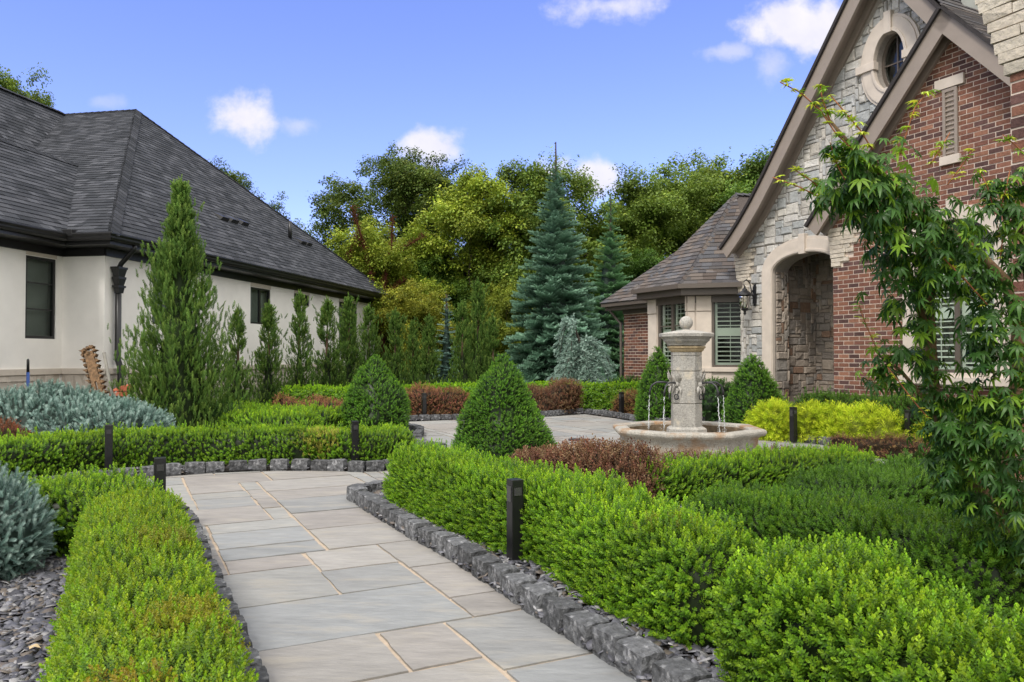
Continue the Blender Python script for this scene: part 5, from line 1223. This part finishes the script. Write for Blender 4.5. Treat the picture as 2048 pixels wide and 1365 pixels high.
YG0 = [(.10, .12, .018), (.08, .10, .016), (.12, .12, .018)]; YG1 = [(.26, .26, .04), (.30, .27, .045), (.20, .22, .04), (.34, .28, .05)]
OG0 = [(.035, .05, .012), (.05, .06, .012)]; OG1 = [(.14, .16, .035), (.10, .13, .025), (.20, .17, .04)]
GG0 = [(.06, .08, .018), (.05, .07, .015)]; GG1 = [(.18, .20, .045), (.14, .17, .04), (.23, .23, .05)]
t_yel = tree_mesh(8.0, 2.7, 250, 44, .24, T_SIM, 201, YG0, YG1, zlo=.18, clr=.75)
t_oli = tree_mesh(10.7, 4.5, 460, 44, .25, T_SIM, 202, OG0, OG1, zlo=.24, clr=.85, flat=.8)
t_grn = tree_mesh(8.5, 3.2, 330, 44, .24, T_SIM, 203, GG0, GG1, zlo=.15, clr=.8)
t_ups = tree_mesh(9.0, 2.2, 250, 44, .24, T_SIM, 204, GG0, YG1+GG1, zlo=.12, clr=.8)
seen = set()
def place(src, u, d_, sc, label, rz=0, tint=(1, 1, 1), sx=1., dz=0.):
    o = src if src.name not in seen else copy_tree(src); seen.add(src.name)
    o.location = ((u-1024)/FPX*d_, d_, dz); o.scale = (sc*sx, sc*sx, sc); o.rotation_euler.z = rz
    for c_ in o.children: c_.color = (*tint, 1)
    return tag(o, label, 'tree', 'broadleaf trees behind the garden')
place(t_oli, 825, 36, 1.0, 'large olive-green tree, the tallest of the group behind the white house', .3)
place(t_yel, 770, 29, .80, 'yellow-green tree directly behind the far corner of the white house', 1.0, (1.1, 1.05, .9))
place(t_yel, 945, 31, 1.08, 'yellow tree right of the large olive tree', 2.4, (1.15, 1.12, 1.0))
place(t_ups, 1100, 30, 1.05, 'upright yellow-green tree directly behind the tall fir', .5, (1, 1.02, 1))
place(t_yel, 1195, 33, .98, 'yellow-green tree right of the tall fir', 4.0, (1.1, 1.15, 1.0))
place(t_grn, 1320, 33, 1.10, 'green tree behind the hipped bay roof', 1.1, (1.15, 1.1, .95))
place(t_grn, 1440, 36, 1.25, 'green tree rising behind the bay roof peak', 3.0, (1.25, 1.15, .95))
place(t_ups, 1540, 34, 1.22, 'green tree whose top shows beside the stone gable', 2.0, (.8, .95, .9))
place(t_oli, 880, 40, .78, 'dark olive tree low between the yellow trees', 2.0, (.6, .8, .7))
place(t_grn, 690, 40, .85, 'green tree just above the low end of the charcoal roof', 2.5, (.8, .85, .8), 1.0)
place(t_oli, -78, 42, 1.74, 'tree whose branch tips show over the charcoal roof at the upper left', 1.2, (1.3, 1.3, 1), .62)
place(t_oli, 432, 44, 1.12, 'tree whose top peeks over the slope of the charcoal roof', 3.6, (.95, .95, .85), .8)
place(t_grn, 1040, 38, .72, 'green tree low between the yellow tree and the fir', 5.0, (.7, .85, .7))
place(t_ups, 870, 30, .62, 'small dark green tree under the yellow trees', 4.4, (.65, .8, .65))
place(t_yel, 1010, 27, .50, 'small yellow-green tree behind the juniper row', 5.2, (.95, .9, .9))
place(t_yel, 845, 26, .48, 'small yellow-tipped sapling behind the juniper row', .8, (1.1, .9, .8))
place(t_grn, 1290, 29, .62, 'dark green tree behind the eave of the brick wing', 2.2, (.6, .8, .65))
for k, u in enumerate((600, 720, 810, 905, 990, 1075, 1160, 1250, 1340)):
    o = place(t_grn if k % 2 else t_ups, u, 43+2*(k % 3), .72+.05*(k % 3), 'far dark green tree in the background tree belt, number %s from the left' % ('one two three four five six seven eight nine'.split()[k]), k*1.7, (.7, .82, .65), 1.45)
# red-barked snag at the end of the white house
rs = empty('red_barked_tree', (-4.55, 27.6, 0), 'shaggy red-brown trunk with bare red branches at the far corner of the white house', 'tree')
b = MB(); RBC = (.055, .018, .012); d_ = 27.6
def pl_(L_): return [at(u, v, d_) for u, v in L_]
br = [([(768, 800), (766, 700), (765, 600), (768, 570)], [.12, .11, .09, .08]), ([(765, 600), (745, 560), (738, 520), (728, 490), (712, 440), (705, 415)], [.08, .06, .06, .05, .04, .02]), ([(728, 495), (715, 470), (692, 520)], [.04, .03, .015]),
      ([(768, 575), (775, 530), (783, 505), (785, 430)], [.07, .06, .05, .03]), ([(780, 510), (810, 495), (850, 470)], [.05, .04, .015]), ([(765, 590), (790, 575), (812, 560)], [.05, .04, .02])]
for p_, r_ in br: b.tube(pl_(p_), [q*.7 for q in r_], 8, RBC)
b.build('trunk', 'bark', rs); P = []; 
for p_, r_ in br:
    Q = pl_(p_)
    for a, c_ in zip(Q[:-1], Q[1:]):
        for _ in range(70): t = rng.random(); P.append(a*(1-t)+c_*t+rng.normal(0, .05, 3))
P = np.array(P); n = len(P); npmesh('dead_foliage', *scatter(T_JUN[0], P, rotz(rng.normal(0, 1, (n, 3))+[0, 0, .5]), .13, pick([(.05, .018, .010)], n), pick([(.13, .035, .02), (.09, .035, .018)], n)), 'leafm', rs)

# ------------------------------------------------------------------ japanese maple (right foreground)
mp = empty('japanese_maple', (2.95, 4.3, 0), 'Japanese maple with drooping dark green palmate leaves and yellow new shoots at the right edge', 'tree')
b = MB(); BK = (.20, .13, .075); BR_ = (.30, .12, .06)
def Q3(L_): return [at(u, v, d_) for u, v, d_ in L_]
b.tube([gr(2085, 1215)]+Q3([(2040, 1150, 4.2), (1985, 1030, 4.1), (1950, 960, 4.0), (1915, 900, 3.95), (1885, 860, 3.9), (1868, 780, 3.9), (1862, 700, 3.85), (1858, 620, 3.8), (1862, 560, 3.7), (1850, 500, 3.6)]), [.05, .045, .04, .036, .033, .031, .028, .026, .024, .02, .014], 10, BK)
b.tube(Q3([(1990, 1040, 4.1), (2015, 930, 4.0), (2030, 800, 3.9), (2035, 650, 3.8), (2010, 560, 3.7), (1950, 500, 3.6), (1880, 450, 3.5), (1815, 400, 3.4), (1755, 340, 3.3), (1700, 290, 3.2), (1650, 230, 3.2)]), [.032, .03, .028, .026, .024, .02, .018, .016, .013, .009, .005], 8, BK)
b.tube(Q3([(1862, 690, 3.85), (1820, 560, 3.7), (1770, 490, 3.6), (1700, 430, 3.5), (1640, 385, 3.45)]), [.018, .015, .012, .008, .004], 7, BK)
b.tube(Q3([(2030, 790, 3.9), (2060, 600, 3.8), (2040, 450, 3.7), (1990, 400, 3.7)]), [.02, .018, .012, .006], 7, BK)
b.tube(Q3([(1900, 880, 3.95), (1850, 800, 3.9), (1800, 740, 3.8), (1765, 720, 3.8)]), [.014, .012, .008, .004], 7, BK)
b.tube(Q3([(2040, 900, 4.0), (1990, 880, 3.9), (1940, 830, 3.8), (1900, 760, 3.8)]), [.016, .013, .009, .004], 7, BK)
b.build('trunk', 'bark', mp, smooth=True)
shoots = [([(1715, 600), (1728, 640), (1745, 680), (1765, 720)], 3.8, 1), ([(1775, 735), (1795, 760), (1825, 800), (1855, 835)], 3.7, 0), ([(1862, 480), (1890, 520), (1930, 560), (1975, 610)], 3.4, 0), ([(1560, 165), (1600, 185), (1640, 220), (1670, 265), (1705, 300)], 3.15, 2),
          ([(1545, 355), (1600, 375), (1640, 395), (1690, 415)], 3.4, 1), ([(1590, 340), (1620, 360), (1650, 385)], 3.4, 2), ([(1660, 190), (1690, 225), (1720, 260), (1745, 300)], 3.15, 1), ([(1855, 185), (1830, 215), (1815, 260), (1800, 310)], 3.2, 1),
          ([(1900, 265), (1880, 300), (1860, 330)], 3.3, 1), ([(1945, 300), (1925, 330), (1895, 370)], 3.35, 1), ([(2005, 270), (2030, 290), (2060, 320)], 3.4, 1), ([(1960, 340), (1975, 375), (1985, 410)], 3.6, 1), ([(1660, 285), (1672, 325), (1690, 360)], 3.2, 1), ([(1990, 440), (2005, 480), (2000, 520)], 3.7, 0), ([(2020, 340), (2012, 380), (2000, 420)], 3.6, 1), ([(1640, 170), (1645, 200), (1660, 240)], 3.15, 1)]
b = MB()
PL, PD, PS, K0_, K1_ = [], [], [], [], []
def leafadd(p, d, s_, kind):
    PL.append(p); PD.append(d); PS.append(s_)
    if kind == 'd': c0_, c1_ = [(.014, .036, .008), (.020, .050, .010), (.012, .032, .010)][rng.integers(3)], [(.040, .095, .018), (.065, .135, .024), (.032, .078, .022)][rng.integers(3)]
    elif kind == 'm': c0_, c1_ = (.09, .14, .015), (.17, .26, .03)
    else: c0_, c1_ = [(.30, .30, .03), (.38, .26, .04)][rng.integers(2)], [(.45, .50, .05), (.40, .46, .05)][rng.integers(2)]
    f = 1+rng.normal(0, .12); K0_.append(np.array(c0_)*f); K1_.append(np.array(c1_)*f)
for pts, dd_, kd in shoots:
    b = MB(); Q = [at(u, v, dd_) for u, v in pts]; b.tube(Q, [.0022]+[.003]*(len(Q)-1), 5, BR_)
    for a, c_ in zip(Q[:-1], Q[1:]):
        for _ in range(5 if kd else 6):
            t = rng.random(); p = a*(1-t)+c_*t; dr_ = rng.normal(0, 1, 3); dr_[2] = abs(dr_[2])*.4; leafadd(p+rng.normal(0, .008, 3), nrm(dr_), (.036 if kd else .020)*(.7+.6*rng.random()), 'y' if rng.random() < (.55 if kd else .95) else 'm')
    b.build('new_shoot', 'bark', mp, smooth=True)
cl = [(1715, 330, 55, 3.25), (1765, 370, 70, 3.3), (1745, 425, 60, 3.4), (1680, 395, 42, 3.4), (1640, 385, 26, 3.4), (1720, 385, 50, 3.3), (1695, 300, 36, 3.2), (1800, 455, 75, 3.45), (1855, 450, 62, 3.45), (1870, 505, 78, 3.5), (1790, 520, 48, 3.6), (1920, 520, 60, 3.6), (1955, 565, 50, 3.6), (1820, 560, 52, 3.6), (1780, 615, 28, 3.75), (1855, 600, 40, 3.7), (1840, 655, 32, 3.75), (1815, 395, 36, 3.4),
      (1790, 705, 46, 3.75), (1757, 745, 30, 3.8), (1840, 715, 34, 3.8), (1870, 740, 34, 3.8), (1790, 758, 24, 3.8), (1990, 390, 44, 3.65), (2030, 420, 44, 3.6), (2040, 360, 30, 3.6), (2025, 610, 55, 3.6), (1975, 650, 48, 3.6), (2010, 700, 66, 3.6), (2035, 790, 70, 3.6), (1960, 700, 40, 3.7), (1975, 850, 56, 3.7), (2030, 870, 70, 3.6), (1925, 790, 40, 3.75), (1880, 850, 46, 3.8), (1935, 920, 64, 3.8), (1880, 915, 40, 3.9), (2000, 960, 70, 3.7), (2045, 1000, 50, 3.7), (1950, 1010, 44, 3.9), (1895, 965, 36, 3.95), (2045, 1090, 46, 3.8), (1990, 1070, 36, 3.9), (2040, 520, 40, 3.7), (1860, 800, 40, 3.85), (1905, 870, 40, 3.8), (2030, 470, 34, 3.7), (1930, 455, 32, 3.6)]
for (u, v, r_, dd_) in cl:
    n = int(8+r_*r_*.0165); c_ = at(u, v, dd_); R = r_*dd_/FPX
    for k in range(n):
        g_ = rng.normal(0, .47, 3)*R*np.array([1, 1.1, .9]); p = c_+g_; d = nrm(g_+np.array([0, 0, .0])+rng.normal(0, .02, 3)); az = math.atan2(d[1], d[0])+rng.normal(0, .5)
        leafadd(p, np.array([math.cos(az)*.75, math.sin(az)*.75, -.45-.5*rng.random()]), .054*(.6+.75*rng.random()), 'd' if rng.random() < .78 else 'm')
PL, PD, PS, K0_, K1_ = map(np.array, (PL, PD, PS, K0_, K1_)); n = len(PL); R = rotx(PD); idx = rng.integers(0, 3, n)
npmesh('foliage', *join([scatter(T_MAP[k], PL[idx == k], R[idx == k], PS[idx == k], K0_[idx == k], K1_[idx == k]) for k in range(3)]), 'leaf', mp)

# ------------------------------------------------------------------ tools beside the white house
tr = at(200, 795, 12.4); tp = at(176, 700, 12.7); te = empty('trencher', (tr[0], tr[1], .3), 'rusty trencher boom with toothed digging chain leaning up beside the downspout', 'trencher')
ax_ = nrm(tp-tr); ln_ = float(np.linalg.norm(tp-tr)); base_ = tr-ax_*.45; ln_ += .45; sx_ = nrm(np.cross(ax_, (0, 1, 0))); nx_ = np.cross(sx_, ax_); TF = Fr(base_, ax_, sx_, nx_)
if TF.Z[1] > 0: TF.Z = -TF.Z
b = MB(); b.box(0, ln_-.05, -.075, -.015, -.02, .02, TF); b.box(0, ln_-.05, .02, .075, -.02, .02, TF); b.box(ln_*.55, ln_-.05, -.02, .025, -.015, .015, TF); b.box(0, ln_*.3, -.02, .025, -.015, .015, TF); b.lathe([(.0, -.03), (.045, -.03), (.045, .03), (0, .03)], TF.p(ln_-.06, 0, 0), 12); b.build('boom', 'rust', te, bevel=.004)
b = MB(); path_ = [(x, -.10) for x in np.linspace(0, ln_-.06, 14)]+[(ln_+.045*math.cos(t)-.02, .10*math.sin(t)) for t in np.linspace(-1.0, 1.0, 5)]+[(x, .10) for x in np.linspace(ln_-.06, 0, 14)]
for k, (x, y) in enumerate(path_):
    b.box(x-.028, x+.028, y-.014, y+.014, -.03, .03, TF, j=.003)
    s2 = 1 if y > 0 else -1
    if k % 1 == 0: b.add([TF.p(x-.02, y, -.035), TF.p(x+.02, y, -.035), TF.p(x+.02, y, .035), TF.p(x-.02, y, .035), TF.p(x+.025*s2+.01, y+s2*.055, -.045*(k % 2)), TF.p(x+.025*s2+.01, y+s2*.05, .045*((k+1) % 2))], [(0, 1, 4), (1, 2, 5, 4), (2, 3, 5), (3, 0, 4, 5)])
b.build('digging_chain', 'rust', te)
b = MB(); p0, p1 = at(225, 792, 12.2), at(208, 706, 12.4); b.tube([p0-(p1-p0)*.6, p1], .026, 10); tag(b.build('metal_pole', 'grey', smooth=True), 'grey metal pole leaning between the trencher and the downspout', 'pole')
pp = empty('digging_tool', tuple(at(56, 790, 11.9)), 'upright blue pole with black grip behind the blue spruce', 'tool'); b = MB(); b.tube([at(56, 850, 12.2), at(56, 745, 12.2)], .024, 10); b.build('shaft', 'blue', pp, smooth=True); b = MB(); b.tube([at(56, 746, 12.2), at(56, 721, 12.2), at(56, 718, 12.2)], [.022, .02, .01], 10); b.build('grip', 'rubber', pp, smooth=True)
b = MB(); cx_ = at(245, 818, 12.0)
for k in range(7):
    R0 = .33-.028*k; b.tube([(cx_[0]+R0*math.cos(t), cx_[1]-.04*k+.1*math.sin(t*2+k), .55+.02*k+R0*.72*math.sin(t)-.12+.01*k) for t in np.linspace(0, 2*math.pi, 26)], .014, 7)
tag(b.build('hose_coil', 'rubber', smooth=True), 'coil of black hose beside the tall juniper', 'hose')
rc = at(246, 777, 12.6); b = MB(); b.prism([(-.22, -.05), (.14, -.05), (.14, .06), (.02, .05)], -.06, .06, Fr(rc, (1, 0, 0), (0, 0, 1), (0, -1, 0))); b.box(-.2, .14, -.9, -.055, -.05, .05, Fr(rc, (1, 0, 0), (0, 0, 1), (0, -1, 0))); tag(b.build('machine_hood', 'red', bevel=.01), 'faded red sloped machine hood behind the hose coil', 'machine')
# fallen leaf on the chips
lf_ = gr(68, 1298, .05); b = MB(); b.add([(lf_[0]+x*.001, lf_[1]+y*.001, .055+z*.001) for x, y, z in ((-34, 0, 0), (-12, -16, 9), (-2, -30, 4), (8, -14, 10), (36, -8, 2), (14, 6, 12), (20, 30, 3), (-2, 16, 12), (-22, 24, 2), (-14, 6, 9))], [tuple(range(10))], (.5, .38, .22)); tag(b.build('fallen_leaf', 'plain'), 'dry tan leaf lying on the slate chips in the left foreground', 'leaf')
